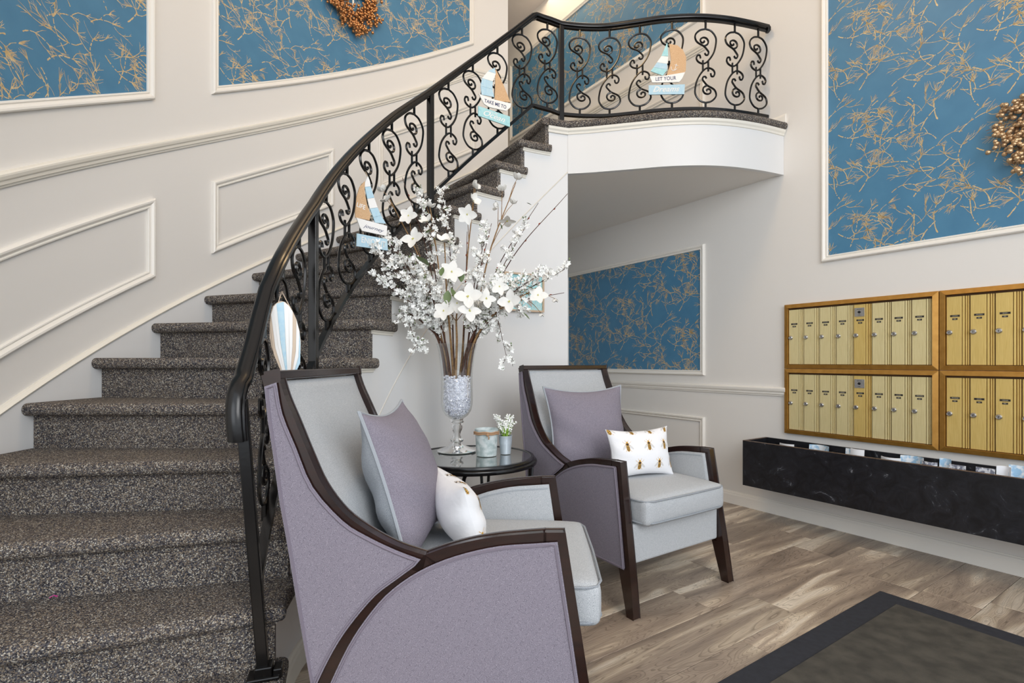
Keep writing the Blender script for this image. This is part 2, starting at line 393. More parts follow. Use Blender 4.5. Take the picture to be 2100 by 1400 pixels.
wallslab('wall_back', (-1.4, 8.0), (A1.x+.3, A1.y+.2), 0, CEIL, -.1, M['cream'])
mb = MB(); mb.box((-3.4, -2.2, CEIL), (4.4, 8.6, CEIL+.1)); struct(mb, 'ceiling', M['ceiling'])

# mouldings on a mapped surface
MOLD = [(0, 0), (0, .010), (.003, .015), (.008, .016), (.011, .012), (.014, .011), (.018, .017), (.026, .023), (.034, .024), (.039, .020), (.042, .012), (.042, 0)]
def frame_loop(surf, corners, prof=MOLD, step=.06, name='panel_moulding', m=None, parent=None, n0=0):
    """corners counter-clockwise seen from the room (a,z) of the OUTER edge; profile p=0 inner .. .042 outer"""
    N = len(corners); C = [Vector(c) for c in corners]; W = prof[-1][0]
    inn = []
    for k in range(N):
        d0 = (C[k]-C[k-1]).normalized(); d1 = (C[(k+1) % N]-C[k]).normalized()
        n0_ = Vector((-d0.y, d0.x)); n1_ = Vector((-d1.y, d1.x)); b = (n0_+n1_); b = b/b.dot(n0_)
        inn.append(b)        # inward mitre vector per unit
    mb = MB()
    for k in range(N):
        k2 = (k+1) % N; L = (C[k2]-C[k]).length; ns = max(1, int(L/step)) if surf is SL else 1
        rows = []
        for j in range(ns+1):
            t = j/ns; row = []
            for p, q in prof:
                off = W-p
                P = (C[k]+inn[k]*off).lerp(C[k2]+inn[k2]*off, t)
                row.append(surf(P.x, P.y, q+n0))
            rows.append(row)
        mb.grid(rows, 0, False)
    return mb
def strip(surf, line, prof, step=.06):
    """line: list of (a,z); prof (dz, n) closed"""
    pts = []
    for (a, b), (c, d) in zip(line, line[1:]):
        ns = max(1, int(abs(c-a)/step)) if surf is SL else 1
        for j in range(ns): pts.append((a+(c-a)*j/ns, b+(d-b)*j/ns))
    pts.append(line[-1]); mb = MB()
    rows = [[surf(a, z+dz, n) for dz, n in prof] for a, z in pts]
    mb.grid(rows, 0, False, closev=True); mb.add(rows[0], [tuple(range(len(prof)))]); mb.add(rows[-1], [tuple(range(len(prof)))])
    return mb
RAILP = [(0, 0), (.002, .010), (.012, .012), (.016, .020), (.030, .022), (.038, .030), (.052, .034), (.060, .034), (.066, .026), (.068, .0)]
BASEP = [(0, 0), (0, .016), (.070, .016), (.080, .012), (.088, .011), (.094, .006), (.100, .005), (.100, 0)]

# wallpaper print -------------------------------------------------
def make_tile(seed):
    r = random.Random(seed); Q = []
    def line(p, ang, L, w0, w1, curve=0, n=5, gap=0.0, jag=0.0):
        x, y = p
        for k in range(n):
            d = L/n; a = ang+curve*(k/n)+r.uniform(-.14, .14); nx, ny = x+cos(a)*d, y+sin(a)*d
            f0 = w0+(w1-w0)*k/n; f1 = w0+(w1-w0)*(k+1)/n
            if jag: f0 *= r.uniform(.45, 1.35); f1 *= r.uniform(.45, 1.35)
            if r.random() >= gap: Q.append((x, y, nx, ny, f0, f1))
            x, y = nx, ny
        return (x, y), a
    def fan(p, ang, s):
        for k in range(r.randint(3, 5)):
            a = ang+r.uniform(-.6, .6); L = s*r.uniform(.55, 1.3); e, a2 = line(p, a, L, .0028, .0011, r.uniform(-.5, .5), 6)
            if r.random() < .8:
                f = r.uniform(.3, .8); line((p[0]+(e[0]-p[0])*f, p[1]+(e[1]-p[1])*f), a+r.choice((-1, 1))*r.uniform(.3, .6), L*r.uniform(.25, .5), .0018, .0008, r.uniform(-.3, .3), 3)
    def plant(x, y, ang, s):
        p = (x, y); cv = r.choice((-1, 1))*r.uniform(.4, 1.2); sd = r.choice((-1, 1))
        for seg in range(2):
            q, a = line(p, ang, .10*s, .0068*s, .0050*s, cv*.6, 10, .18, .6)
            sd = -sd
            e, a3 = line(q, a+sd*r.uniform(.6, 1.1), .11*s*r.uniform(.8, 1.3), .0048*s, .0020, -sd*r.uniform(.4, 1.2), 9, .08, .45)
            fan(e, a3, .07*s)
            if r.random() < .5: line(q, a-sd*r.uniform(.5, 1.3), .10*s, .0022, .0012, sd*r.uniform(.2, .9), 6, 0, .2)
            p, ang = q, a
        fan(p, ang, .085*s)
    for n_ in range(30):
        gx, gy = n_ % 5, n_//5
        plant(.71*(gx+.5*(gy % 2))/5+r.uniform(-.04, .04), .66*gy/6+r.uniform(-.03, .03), (.5, 2.4, 1.4, 3.6, 1.0, 2.0, 5.6)[(n_*3) % 7]+r.uniform(-.4, .4), r.uniform(.6, .85))
    return Q
TILE = make_tile(11); TW, TH_ = .71, .66
def wallpaper(surf, a0, a1, zlo, zhi, name, parent, phase=0):
    """zlo function of a; slightly proud sheet + printed branches"""
    mb = MB(); ns = max(1, int((a1-a0)/.07)) if surf is SL else 1
    rows = [[surf(a0+(a1-a0)*j/ns, zlo(a0+(a1-a0)*j/ns), .003), surf(a0+(a1-a0)*j/ns, zhi, .003)] for j in range(ns+1)]
    mb.grid(rows, 0, True)
    sheet = mb.build('wallpaper_sheet', M['blue'], parent, kind='structure') if False else mb.build('wallpaper_sheet', M['blue'], parent)
    pb = MB(); i0 = int((a0-phase)//TW)-1; i1 = int((a1-phase)//TW)+1
    zmin = min(zlo(a0), zlo(a1))
    for i in range(i0, i1+1):
        for j in range(int(zmin//TH_)-1, int(zhi//TH_)+2):
            ox = phase+i*TW; oz = j*TH_+(TH_/2 if i % 2 else 0)
            for x, y, nx, ny, w0, w1 in TILE:
                if not (a0+.004 < ox+x < a1-.004 and a0+.004 < ox+nx < a1-.004): continue
                if not (zlo(ox+x)+.004 < oz+y < zhi and zlo(ox+nx)+.004 < oz+ny < zhi): continue
                dx, dy = nx-x, ny-y; l = sqrt(dx*dx+dy*dy) or 1; px_, py_ = -dy/l, dx/l
                V = [surf(ox+x+px_*w0*.55, oz+y+py_*w0*.55, .0036), surf(ox+nx+px_*w1*.6, oz+ny+py_*w1*.6, .0036), surf(ox+nx-px_*w1*.6, oz+ny-py_*w1*.6, .0036), surf(ox+x-px_*w0*.55, oz+y-py_*w0*.55, .0036)]
                pb.add(V, [(0, 1, 2, 3)])
    o = pb.build('gold_branch_print', M['gold'], sheet); o['kind'] = 'stuff'
    return sheet

def rk(off, cap=None):
    def f(a):
        z = RISE*kth(degrees(a/RW))+off
        return min(z, cap) if cap else z
    return f
tn = [0]
def trim_obj(mb, m=None, surf=None):
    tn[0] += 1; return struct(mb, 'trim_%d' % tn[0], m or M['trim'])
# left wall: wallpaper panels
def left_panel(th0, th1, off0, off1, paper, top=None):
    a0, a1 = aw(th0), aw(th1); f0 = rk(off0)
    z = [(a0, f0(a0)), (a1, f0(a1))]
    if top: z += [(a1, top), (a0, top)]
    else: f1 = rk(off1); z += [(a1, f1(a1)), (a0, f1(a0))]
    t = trim_obj(frame_loop(SL, z))
    if paper:
        wallpaper(SL, a0+.030, a1-.030, lambda a: f0(a)+.045, top-.03, 'w', t, phase=.1)
left_panel(-22, 13.15, 1.205, 0, True, 5.0)
left_panel(20.6, 65.2, 1.205, 0, True, 5.0)
left_panel(-22, 13.2, .232, .665, False)
left_panel(20.6, 39.2, .222, .665, False)
left_panel(47.1, 65.4, .212, .665, False)
# chair rail on the left wall: raked, then level along the landing
pts = [(aw(th), RISE*kth(th)+.905) for th in range(-25, 66, 5)]+[(aw(65.5), 15.06*RISE+.905), (aw(71.8), 15.06*RISE+.905)]
trim_obj(strip(SL, pts, RAILP), M['ivory'])
# skirt board against the stair with a small cap
sk = [(aw(th), RISE*kth(th)) for th in range(-24, 69, 3)]+[(aw(71.8), 15.3*RISE)]
trim_obj(strip(SL, sk, [(-.45, 0), (-.45, .018), (.018, .018), (.018, 0)]), M['white'])
trim_obj(strip(SL, [(a, z+.016) for a, z in sk], [(0, 0), (0, .024), (.008, .028), (.016, .020), (.022, .010), (.022, 0)]), M['ivory'])
# right wall panels
def right_panel(a0, a1, z0, z1, paper):
    t = trim_obj(frame_loop(SR, [(a0, z0), (a1, z0), (a1, z1), (a0, z1)]))
    if paper: wallpaper(SR, a0+.03, a1-.03, lambda a: z0+.03, z1-.03, 'w', t, phase=.05)
right_panel(.236, 3.4, 1.806, 5.05, True)
right_panel(-2.5, -.692, 1.012, 2.112, True)
right_panel(-3.645, -.692, 4.010, 5.02, True)
right_panel(-2.5, -.692, .22, .664, False)
right_panel(-3.66, -.692, 3.06, 3.512, False)
trim_obj(strip(SR, [(-2.9, .872), (-.006, .872)], RAILP))
trim_obj(strip(SR, [(-4.6, 3.735), (-.69, 3.735)], RAILP), M['ivory'])
mb = strip(SR, [(-3.3, 0), (3.6, 0)], BASEP); struct(mb, 'baseboard_right', M['trim'])
mb = strip(SR, [(-4.6, ZL), (-.012, ZL)], [(dz*.65, n) for dz, n in BASEP]); struct(mb, 'baseboard_landing', M['trim'])

# ------------------------------------------------------------------ staircase
stair = thing('staircase', 'curved staircase with speckled grey brown carpet, white string wall and bulging landing', 'staircase', pol(-20, 2.2, 0))
def tread_mesh(k):
    th0 = thk(k); th1 = thk(k+1)+2.2; z = k*RISE; T = .052
    cs = []                                    # (mode, d, zrel)
    prof = [('b', 0, 0), ('f', .06, 0), ('f', .012, 0)]
    for j in range(1, 8):
        a = pi/2-pi*j/8; prof.append(('f', .012-cos(a)*.024+.0, -T/2+sin(a)*T/2))
    prof += [('f', .014, -T), ('f', .05, -T), ('b', 0, -T)]
    r0, r1 = RF(th0), RF(th1)
    cols = [(-.036, .30), (-.033, .68), (-.026, .90), (-.014, 1.0)]
    R = [c[0] for c in cols]+[.1, .3, .6, .9, None]; sc = [c[1] for c in cols]+[1]*5
    rows = []
    for Rr, s_ in zip(R, sc):
        row = []
        t0 = radians(th0); Tn = Vector((sin(t0), cos(t0), 0))
        for md, d, zr in prof:
            zz = z-T/2+(zr+T/2)*s_
            rr_ = (RW-.02) if Rr is None else (r1 if md == 'b' else r0)+Rr
            if md == 'b': p = pol(th1, rr_, zz)
            else:
                p = pol(th0, rr_, zz)+Tn*(d if s_ == 1 else d+.012*(1-s_))
            row.append(p)
        rows.append(row)
    mb = MB(); mb.grid(rows, 0, True); mb.add(rows[0], [tuple(range(len(prof)))])
    return mb
for k in range(1, 15):
    tread_mesh(k).build('stair_tread', M['carpet'], stair)
for k in range(1, 16):
    thr = thk(k)+.85
    mb = MB(); rows = []
    for R in (RF(thr)-.002, RS+.4, RS+.8, RW-.02):
        rows.append([pol(thr, R, (k-1)*RISE), pol(thr, R, k*RISE-.045), pol(thr+1, R, k*RISE-.045), pol(thr+1, R, (k-1)*RISE)])
    mb.grid(rows, 0, False, closev=True); mb.add(rows[0], [(0, 1, 2, 3)])
    mb.build('stair_riser', M['carpet'], stair)
# string wall: stepped top
mb = MB()
def wall_piece(t0, t1, z0, z1):
    n = max(1, int((t1-t0)/1.6)); rows = []
    for j in range(n+1):
        th = t0+(t1-t0)*j/n; Rf = RF(th); Rb = Rf+.06; rows.append([pol(th, Rf, z0), pol(th, Rf, z1), pol(th, Rb, z1), pol(th, Rb, z0)])
    return rows
for k in range(1, 16):
    t0 = thk(k)+1.25; t1 = thk(k+1)+1.25 if k < 15 else 74
    rows = wall_piece(t0, t1, 0, k*RISE-.050); mb.grid(rows, 0, True, closev=True)
    mb.add(rows[0], [(0, 1, 2, 3)]); mb.add(rows[-1], [(0, 1, 2, 3)])
mb.build('string_wall', M['white'], stair)
# moulding strips under the tread ends
for k in range(2, 15):
    mb = MB(); t0 = thk(k)+1.4; t1 = thk(k+1)+2.2; rows = []
    for j in range(4):
        th = t0+(t1-t0)*j/3; zt = k*RISE-.050
        rows.append([pol(th, RF(th)-r, zt+dz) for r, dz in ((0, 0), (.016, 0), (.015, -.006), (.008, -.012), (.006, -.020), (0, -.022))])
    mb.grid(rows, 0, False, closev=True); mb.add(rows[0], [tuple(range(6))]); mb.add(rows[-1], [tuple(range(6))])
    mb.build('tread_moulding', M['ivory'], stair)
# bead where the stringer board meets the wall below
rows = []
for j in range(60):
    th = -8+(74.0+8)*j/59; z = RISE*kth(th)-.62
    if z < .1: continue
    rows.append([pol(th, RF(th)-r, z+dz) for r, dz in ((0, -.006), (.003, -.004), (.003, .001), (0, .005))])
mb = MB(); mb.grid(rows, 0, True, closev=True); mb.build('stringer_bead', M['seam'], stair)
rows = []
for j in range(50):
    th = -26+(100.0)*j/49; rows.append([pol(th, RF(th)-n, dz) for dz, n in BASEP])
mb = MB(); mb.grid(rows, 0, False, closev=True); mb.build('curved_baseboard', M['ivory'], stair)
# landing
FAS = [(.405, 3.7335), (.55, 3.712), (.697, 3.680), (.895, 3.634), (1.088, 3.590), (1.321, 3.573), (1.535, 3.598), (1.77, 3.668), (1.981, 3.757)]
FC = [p for p in cr([Vector((x, y, 0)) for x, y in FAS], 6)]
def offs(path, d):
    out = []
    for k, p in enumerate(path):
        a = path[max(k-1, 0)]; b = path[min(k+1, len(path)-1)]; t = (b-a).normalized(); out.append(p+Vector((-t.y, t.x, 0))*d)
    return out
inner = [pol(th, RS+.03) for th in (thk(15)+1.25, 70, 72, 73.6)]
fb = offs(FC, .05)
outer = [(E0.x+.02, E0.y-.05)]+[(q.x, q.y) for q in (pol(70, RW-.005), pol(thk(15)+1.25, RW-.005))]
wl2 = SR(-5.0, 0)
poly = [(p.x, p.y) for p in inner]+[(p.x, p.y) for p in offs(FC, .012)[1:]]+[(wl2.x, wl2.y), (-1.0, 7.6)]+outer
mb = MB(); mb.prism(poly, lambda u, v, w_: Vector((u, v, w_)), 2.495, ZL-.045); mb.build('landing_slab', M['soffit'], stair)
mb = MB(); mb.prism(poly, lambda u, v, w_: Vector((u, v, w_)), ZL-.045, ZL-.001); mb.build('landing_carpet', M['carpet'], stair)
# fascia + moulding + rolled carpet edge follow the same S curve
edge = [pol(th, RS) for th in (thk(15)+1.6, 69, 71.5)]+FC
mb = MB(); rows = []
for p, q in zip(offs(FC, -.004), offs(FC, .03)):
    rows.append([Vector((p.x, p.y, 2.489)), Vector((p.x, p.y, 2.80)), Vector((q.x, q.y, 2.80)), Vector((q.x, q.y, 2.489))])
mb.grid(rows, 0, False, closev=True); mb.add(rows[0], [(0, 1, 2, 3)]); mb.add(rows[-1], [(0, 1, 2, 3)])
for i in range(len(mb.sm)): mb.sm[i] = True
f_o = mb.build('balcony_fascia', M['white'], stair)
mb = MB(); rows = []
NL = [(-.004, 2.770), (-.010, 2.772), (-.012, 2.785), (-.020, 2.795), (-.022, 2.812), (-.004, 2.815)]
os_ = [offs(edge, d) for d, z in NL]
for j in range(len(edge)): rows.append([Vector((os_[i][j].x, os_[i][j].y, NL[i][1])) for i in range(6)])
mb.grid(rows, 0, False, closev=True); mb.add(rows[0], [tuple(range(6))]); mb.add(rows[-1], [tuple(range(6))]); mb.build('fascia_moulding', M['ivory'], stair)
mb = MB(); rows = []
NP = [(.10, ZL), (.0, ZL)]+[(-.012-cos(pi/2-pi*j/8)*.024, ZL-.026+sin(pi/2-pi*j/8)*.026) for j in range(0, 9)]+[(.0, ZL-.052), (.02, ZL-.052)]
os_ = [offs(edge, d) for d, z in NP]
for j in range(len(edge)): rows.append([Vector((os_[i][j].x, os_[i][j].y, NP[i][1])) for i in range(len(NP))])
mb.grid(rows, 0, True); mb.add(rows[0], [tuple(range(len(NP)))]); mb.add(rows[-1], [tuple(range(len(NP)))])
mb.build('rolled_carpet_edge', M['carpet'], stair)
# nose of the top riser
mb = MB(); rows = []
t0 = radians(thk(15)); Tn = Vector((sin(t0), cos(t0), 0))
for R in (RS-.02, RS+.4, RS+.8, RW-.02):
    row = [pol(thk(15), R, ZL)+Tn*.1]
    for j in range(9):
        a = pi/2-pi*j/8; row.append(pol(thk(15), R, ZL-.026+sin(a)*.026)+Tn*(.012-cos(a)*.024))
    row.append(pol(thk(15), R, ZL-.052)+Tn*.05); rows.append(row)
mb.grid(rows, 0, True); mb.add(rows[0], [tuple(range(len(rows[0])))]); mb.build('landing_nosing', M['carpet'], stair)
# alcove side wall under the landing
p0 = pol(74, RS); wallslab('wall_alcove', (p0.x-.004, p0.y), (.12, 5.35), 0, 2.50, -.06, M['cream'])
p1 = SR(-3.0, 0); wallslab('wall_alcove_back', (.12, 5.2), (p1.x, p1.y), 0, 2.50, -.06, M['cream'])

# ------------------------------------------------------------------ railing
railing = thing('stair_railing', 'black wrought iron scroll railing with moulded handrail along stair and landing', 'railing', (-.737, 1.53, RISE))
RT = [(-20.5, 1.775), (-18, 1.76), (-13.3, 1.735), (-12, 1.72), (-5, 1.70), (0, 1.69), (80, 1.69)]
ZT = [(-20.5, 1.095), (-18, 1.195), (-13.3, 1.425), (-12, 1.48), (0, 1.805), (12.7, 2.165), (26, 2.535), (36.4, 2.805), (52.7, 3.265), (65.8, 3.640), (67, 3.636), (80, 3.62)]
ZB = [(-21, .455), (-10, .80), (0, 1.135), (10.4, 1.43), (18.8, 1.655), (37.8, 2.185), (47.9, 2.475), (65.2, 2.965), (67, 2.962), (80, 2.94)]
BAL = [pol(72.9, 1.69)]+[Vector((x, y, 0)) for x, y in ((.52, 3.797), (.70, 3.797), (.895, 3.757), (1.088, 3.712), (1.321, 3.695), (1.535, 3.716), (1.74, 3.766), (1.895, 3.815))]
BC = cr(BAL, 5)
RTB = [(-21, 1.735), (-12, 1.71), (-5, 1.695), (0, 1.69), (80, 1.69)]
def rail_path(zt, dz, th0=-20.5):
    P = []; ths = [th0]
    t = math.ceil(th0/2)*2
    while t < 64: ths.append(t); t += 2
    ths += [65.2, 66.2, 68, 70]
    for th in ths:
        p = pol(th, interp(RTB if zt is ZB else RT, th)); P.append(Vector((p.x, p.y, interp(zt, th)+dz)))
    zl = zt[-1][1]+dz
    for p in BC: P.append(Vector((p.x, p.y, zl)))
    return P
HP = [(-.028, -.006), (-.024, -.016), (-.016, -.019), (.016, -.019), (.024, -.016), (.028, -.006), (.026, .001), (.021, .004), (.022, .010), (.015, .0165), (.0, .019), (-.015, .0165), (-.022, .010), (-.021, .004), (-.026, .001)]
path = rail_path(ZT, -.018)
q = path[0]
drop = [Vector((-.790, 1.478, .90)), Vector((-.792, 1.474, .94)), Vector((-.795, 1.476, .985)), Vector((-.800, 1.490, 1.030)), Vector((-.804, 1.512, 1.062))]
full = drop+path
fr = []
for k, p in enumerate(full):
    a = full[max(k-1, 0)]; b = full[min(k+1, len(full)-1)]; t = b-a; v = Vector((t.y, -t.x, 0))
    if k < 6: v = Vector((path[2]-path[0]).to_tuple()); v = Vector((v.y, -v.x, 0))
    fr.append(v.normalized())
mb = MB(); mb.sweep(HP, full, smooth=True, frames=fr)
# end taper
mb.build('handrail', M['iron'], railing, bevel=.0)
mb = MB(); mb.sweep([(-.011, -.006), (.011, -.006), (.011, .008), (-.011, .008)], [p for p in rail_path(ZT, -.042, -19)])
mb.build('rail_channel', M['iron'], railing)
mb = MB(); mb.sweep([(-.014, -.010), (.014, -.010), (.014, .010), (-.014, .010)], rail_path(ZB, 0, -21)); mb.build('bottom_rail', M['iron'], railing)
# newel
def postmesh(b, t, s, ang):
    b, t = Vector(b), Vector(t); c, s_ = cos(ang)*s/2, sin(ang)*s/2; u = Vector((c, s_, 0)); v = Vector((-s_, c, 0))
    mb = MB(); mb.add([b-u-v, b+u-v, b+u+v, b-u+v, t-u-v, t+u-v, t+u+v, t-u+v], [(0,3,2,1),(4,5,6,7),(0,1,5,4),(1,2,6,5),(2,3,7,6),(3,0,4,7)]); return mb
nb, nt_ = Vector((-.737, 1.53, RISE)), Vector((-.790, 1.50, 1.02))
o = postmesh(nb, nt_, .032, radians(18)).build('newel_post', M['iron'], railing, bevel=.003)
mb = MB(); c = Vector((-.737, 1.53, RISE))
a = radians(18); fx = lambda p: c+Vector((p.x*cos(a)-p.y*sin(a), p.x*sin(a)+p.y*cos(a), p.z))
mb.box((-.024, -.024, 0), (.024, .024, .040), f=fx); mb.box((-.045, -.030, 0), (.045, .030, .012), f=fx); mb.box((.026, -.022, .0), (.052, .022, .03), f=fx)
mb.build('base_shoe', M['iron'], o, bevel=.004)
for th in (0.0, 36.5):
    k = int(kth(th)); p = pol(th, 1.69)
    zb = math.floor((th+33.6)/6.58)*RISE; 
    postmesh((p.x, p.y, zb-.01), (p.x, p.y, interp(ZT, th)-.03), .034, radians(90-th)).build('rail_post', M['iron'], railing, bevel=.003)
p = BC[0]; postmesh((p.x, p.y, ZL-.01), (p.x, p.y, 3.605), .036, radians(18)).build('rail_post', M['iron'], railing, bevel=.003)
# scroll baluster
half = [
 [(.0, .262), (-.035, .252), (-.062, .226), (-.069, .198), (-.055, .165), (-.012, .138), (.008, .115), (.020, .095), (.014, .077), (.002, .075), (-.006, .088)],
 [(.0, .262), (.035, .250), (.062, .215), (.069, .175), (.055, .100), (.022, .040), (-.012, .012), (-.046, .022), (-.060, .046), (-.052, .070), (-.038, .070), (-.033, .050)],
 [(-.010, .138), (.012, .152), (.017, .174), (.006, .194), (-.014, .200), (-.031, .190), (-.033, .172), (-.020, .162), (-.008, .170), (-.012, .178)],
]
mb = MB()
for sgn in (1, -1):
    for st in half:
        pts = cr([Vector((u*sgn*1.13, 0, v*sgn*1.0+(.003*sgn))) for u, v in st], 4)
        rr = [.0067]*len(pts)
        mb.tube(pts, rr, 6, flat=1.0)
    mb.tube([Vector((0, 0, sgn*.264)), Vector((0, 0, sgn*.318))], .0082, 6)
for u in (-.020, .020):
    mb.tube([Vector((u, 0, -.038 if u > 0 else -.040)), Vector((u, 0, .038))], .0070, 6)
BAL_ME = mb.mesh('baluster', M['iron'])
def put_bal(p, tang, zc, gap=.625):
    link('baluster', BAL_ME, railing, loc=(p.x, p.y, zc), rot=(0, 0, atan2(tang.y, tang.x))).scale = (1, 1, gap/.626)
for th in (-15.9, -10.3, -4.9, 4.5, 11.4, 18.3, 25.2, 31.8, 41.7, 48.6, 55.5, 62.3, 69.2):
    R = (interp(RT, th)+interp(RTB, th))/2; p = pol(th, R); t = radians(th)
    zc = (interp(ZT, th)-.045+interp(ZB, th))/2
    put_bal(p, Vector((sin(t), cos(t), 0)), zc, interp(ZT, th)-.045-interp(ZB, th))
for px in (1189, 1250, 1312, 1378, 1447, 1507, 1555):
    r = (px-1050)/FPX; best = min(range(len(BC)-1), key=lambda i: abs(BC[i].x-r*BC[i].y))
    i = best
    # refine
    j = i if BC[i].x < r*BC[i].y else max(i-1, 0); a_, b_ = BC[j], BC[j+1]; fa = a_.x-r*a_.y; fb_ = b_.x-r*b_.y; tt = fa/(fa-fb_) if fa != fb_ else 0
    p = a_.lerp(b_, max(0, min(1, tt))); put_bal(p, (b_-a_), (3.62-.055+2.94)/2)
mb = MB(); e = BC[-1]; mb.box((-.012, -.03, 0), (.012, .012, .03), f=lambda p: p+Vector((e.x, e.y, 3.565))); mb.build('end_bracket', M['iron'], railing, bevel=.004)
mb = MB(); mb.box((-.006, -.006, -.03), (.006, .006, .03), f=lambda p: p+Vector((e.x-.01, e.y-.02, 2.90))); mb.build('end_bracket', M['iron'], railing, bevel=.002)

# ------------------------------------------------------------------ armchairs
BACKC = [(-.858, 1.100), (-.838, 1.035), (-.807, .965), (-.768, .875), (-.727, .790), (-.668, .716), (-.60, .668), (-.53, .632), (-.470, .612), (-.441, .604)]
ARMC = [(-.441, .604), (-.38, .626), (-.312, .644), (-.245, .656), (-.18, .663), (-.12, .668), (-.066, .670)]
ARCH = [(-.441, .604), (-.462, .590), (-.512, .558), (-.565, .518), (-.620, .458), (-.668, .388), (-.705, .325), (-.735, .262), (-.770, .17), (-.80, .085), (-.835, 0)]
REAR = [(-.886, 1.058), (-.875, .97), (-.859, .877), (-.838, .745), (-.811, .611), (-.783, .457), (-.746, .262)]
def off2(poly, d):
    P = [Vector(p) for p in poly]; out = []
    for k, p in enumerate(P):
        a = P[max(k-1, 0)]; b = P[min(k+1, len(P)-1)]; t = (b-a).normalized(); out.append((p.x+t.y*d, p.y-t.x*d))
    return out
def c2(pts, n=4): return [(p.x, p.y) for p in cr([Vector((a, b, 0)) for a, b in pts], n)]
def taper(p):
    return Vector((p.x, p.y*(1.017-.085*p.z), p.z))
def make_chair(label, loc, rz):
    t = thing('armchair', label, 'armchair', loc, rz, 'matching mauve and grey armchairs')
    bc, ac, rc = c2(BACKC), c2(ARMC), c2(ARCH, 3)
    for s in (-1, 1):
        y0, y1 = (.317*s, .360*s)
        f = lambda u, v, w_: taper(Vector((u, w_, v)))
        mb = MB(); mb.prism(list(bc)+list(reversed(off2(bc, .042))), f, y0, y1); mb.build('back_post', M['walnut'], t, False, bevel=.003)
        mb = MB(); a1 = ac[:-1]+[(-.066, .670)]; mb.prism([q for q in ac if q[0] < -.125]+[(-.119, .6685), (-.119, .630)]+list(reversed([q for q in off2(ac, .040)[1:-1] if q[0] < -.13])), f, y0, y1); mb.build('arm_rail', M['walnut'], t, False, bevel=.004)
        # arch that runs from the arm down to the rear foot
        inner_ = [(x+.03, z-.018) if z > .3 else (x+.045, z) for x, z in rc]
        mb = MB(); mb.prism(list(rc)+list(reversed(inner_)), f, y0, y1); mb.build('rear_leg', M['walnut'], t, False, bevel=.003)
        mb = MB(); mb.prism([(-.066, .670), (-.1195, .669), (-.1195, .630), (-.060, .215), (-.002, 0), (.034, 0), (.006, .205)], f, y0, y1); mb.build('front_leg', M['walnut'], t, False, bevel=.003)
        mb = MB(); mb.prism([(-.755, .2), (-.75, .222), (-.04, .222), (-.03, .2)], f, y0, y1-.004*s); mb.build('side_rail', M['walnut'], t, False, bevel=.002)
        # outer mauve panels, slightly proud, with piping
        yo = .360*s; ypan = .3665*s
        top = [(x, z-.022) for x, z in ac]; top[0] = (-.428, .578)
        pl = [(-.060+(-.030), .646)]; 
        lowp = c2([(-.088, .647), (-.15, .642), (-.24, .634), (-.33, .614), (-.41, .586), (-.48, .549), (-.545, .498), (-.60, .432), (-.645, .362), (-.690, .268), (-.712, .212)], 3)+[(-.35, .208), (-.022, .206), (-.055, .43)]
        mb = MB(); mb.prism(lowp, f, yo-.012*s, ypan); mb.build('side_panel', M['purple'], t, False, bevel=.003)
        up = c2([(-.857, 1.068), (-.840, .985), (-.80, .892), (-.752, .786), (-.668, .696), (-.60, .655), (-.52, .619), (-.457, .597)], 3)+c2([(-.47, .582), (-.52, .545), (-.575, .503), (-.632, .438), (-.676, .376), (-.712, .31), (-.742, .245)], 3)+list(reversed(REAR[:-1]))
        mb = MB(); mb.prism(up, f, yo-.030*s, ypan); mb.build('wing_panel', M['purple'], t, False, bevel=.003)
        for poly in (lowp, up):
            mb = MB(); cx_ = sum(p[0] for p in poly)/len(poly); cz_ = sum(p[1] for p in poly)/len(poly)
            pp = []
            A_ = sum(poly[q-1][0]*poly[q][1]-poly[q][0]*poly[q-1][1] for q in range(len(poly))); sg_ = 1 if A_ > 0 else -1
            for q in range(len(poly)):
                a_ = Vector(poly[q-1]); b_ = Vector(poly[q]); c_ = Vector(poly[(q+1) % len(poly)])
                d0 = (b_-a_).normalized(); d1 = (c_-b_).normalized(); n0 = Vector((-d0.y, d0.x))*sg_; n1 = Vector((-d1.y, d1.x))*sg_; m_ = n0+n1
                m_ = m_/max(.6, m_.dot(n0)); P_ = b_+m_*.0045; pp.append(f(P_.x, P_.y, ypan+.0006*s))
            mb.tube(pp, .0038, 5, closed=True); mb.build('piping', M['pipe_purple'], t, False)
        # inner arm, grey
        inarm = c2([(-.095, .640), (-.15, .636), (-.24, .628), (-.33, .608), (-.41, .580), (-.50, .56), (-.62, .55)], 3)+[(-.64, .30), (-.045, .30)]
        mb = MB(); mb.prism(inarm, f, .317*s, .292*s); mb.build('inner_arm', M['grey'], t, False, bevel=.006)
        mb = MB(); mb.tube([f(x, z-.003, .292*s) for x, z in inarm[:-1]]+[f(-.045, .40, .292*s)], .0035, 5); mb.build('piping', M['pipe_grey'], t, False)
    # upholstered back: grey front face, mauve rear
    fr_ = [(x-.012, z-.004) for x, z in c2([(-.853, 1.078), (-.832, 1.015), (-.802, .945), (-.763, .856), (-.722, .772), (-.685, .708), (-.66, .64), (-.64, .56), (-.63, .47), (-.62, .38)])]
    rr_ = [(x+.014, z) for x, z in REAR[:-1]]+[(-.70, .25)]
    mb = MB(); n = 9; rows = []
    for j in range(n+1):
        y = -.318+.636*j/n; puff = .012*(1-(abs(y)/.318)**6)
        rows.append([taper(Vector((x+puff*(0 if k == 0 else 1), y, z))) for k, (x, z) in enumerate(fr_)]+[taper(Vector((x, y, z))) for x, z in [(-.62, .26)]]+[taper(Vector((x, y, z))) for x, z in reversed(rr_)])
    mb.grid(rows, 0, True, closev=True); mb.add(rows[0], [tuple(range(len(rows[0])))]); mb.add(rows[-1], [tuple(range(len(rows[0])))])
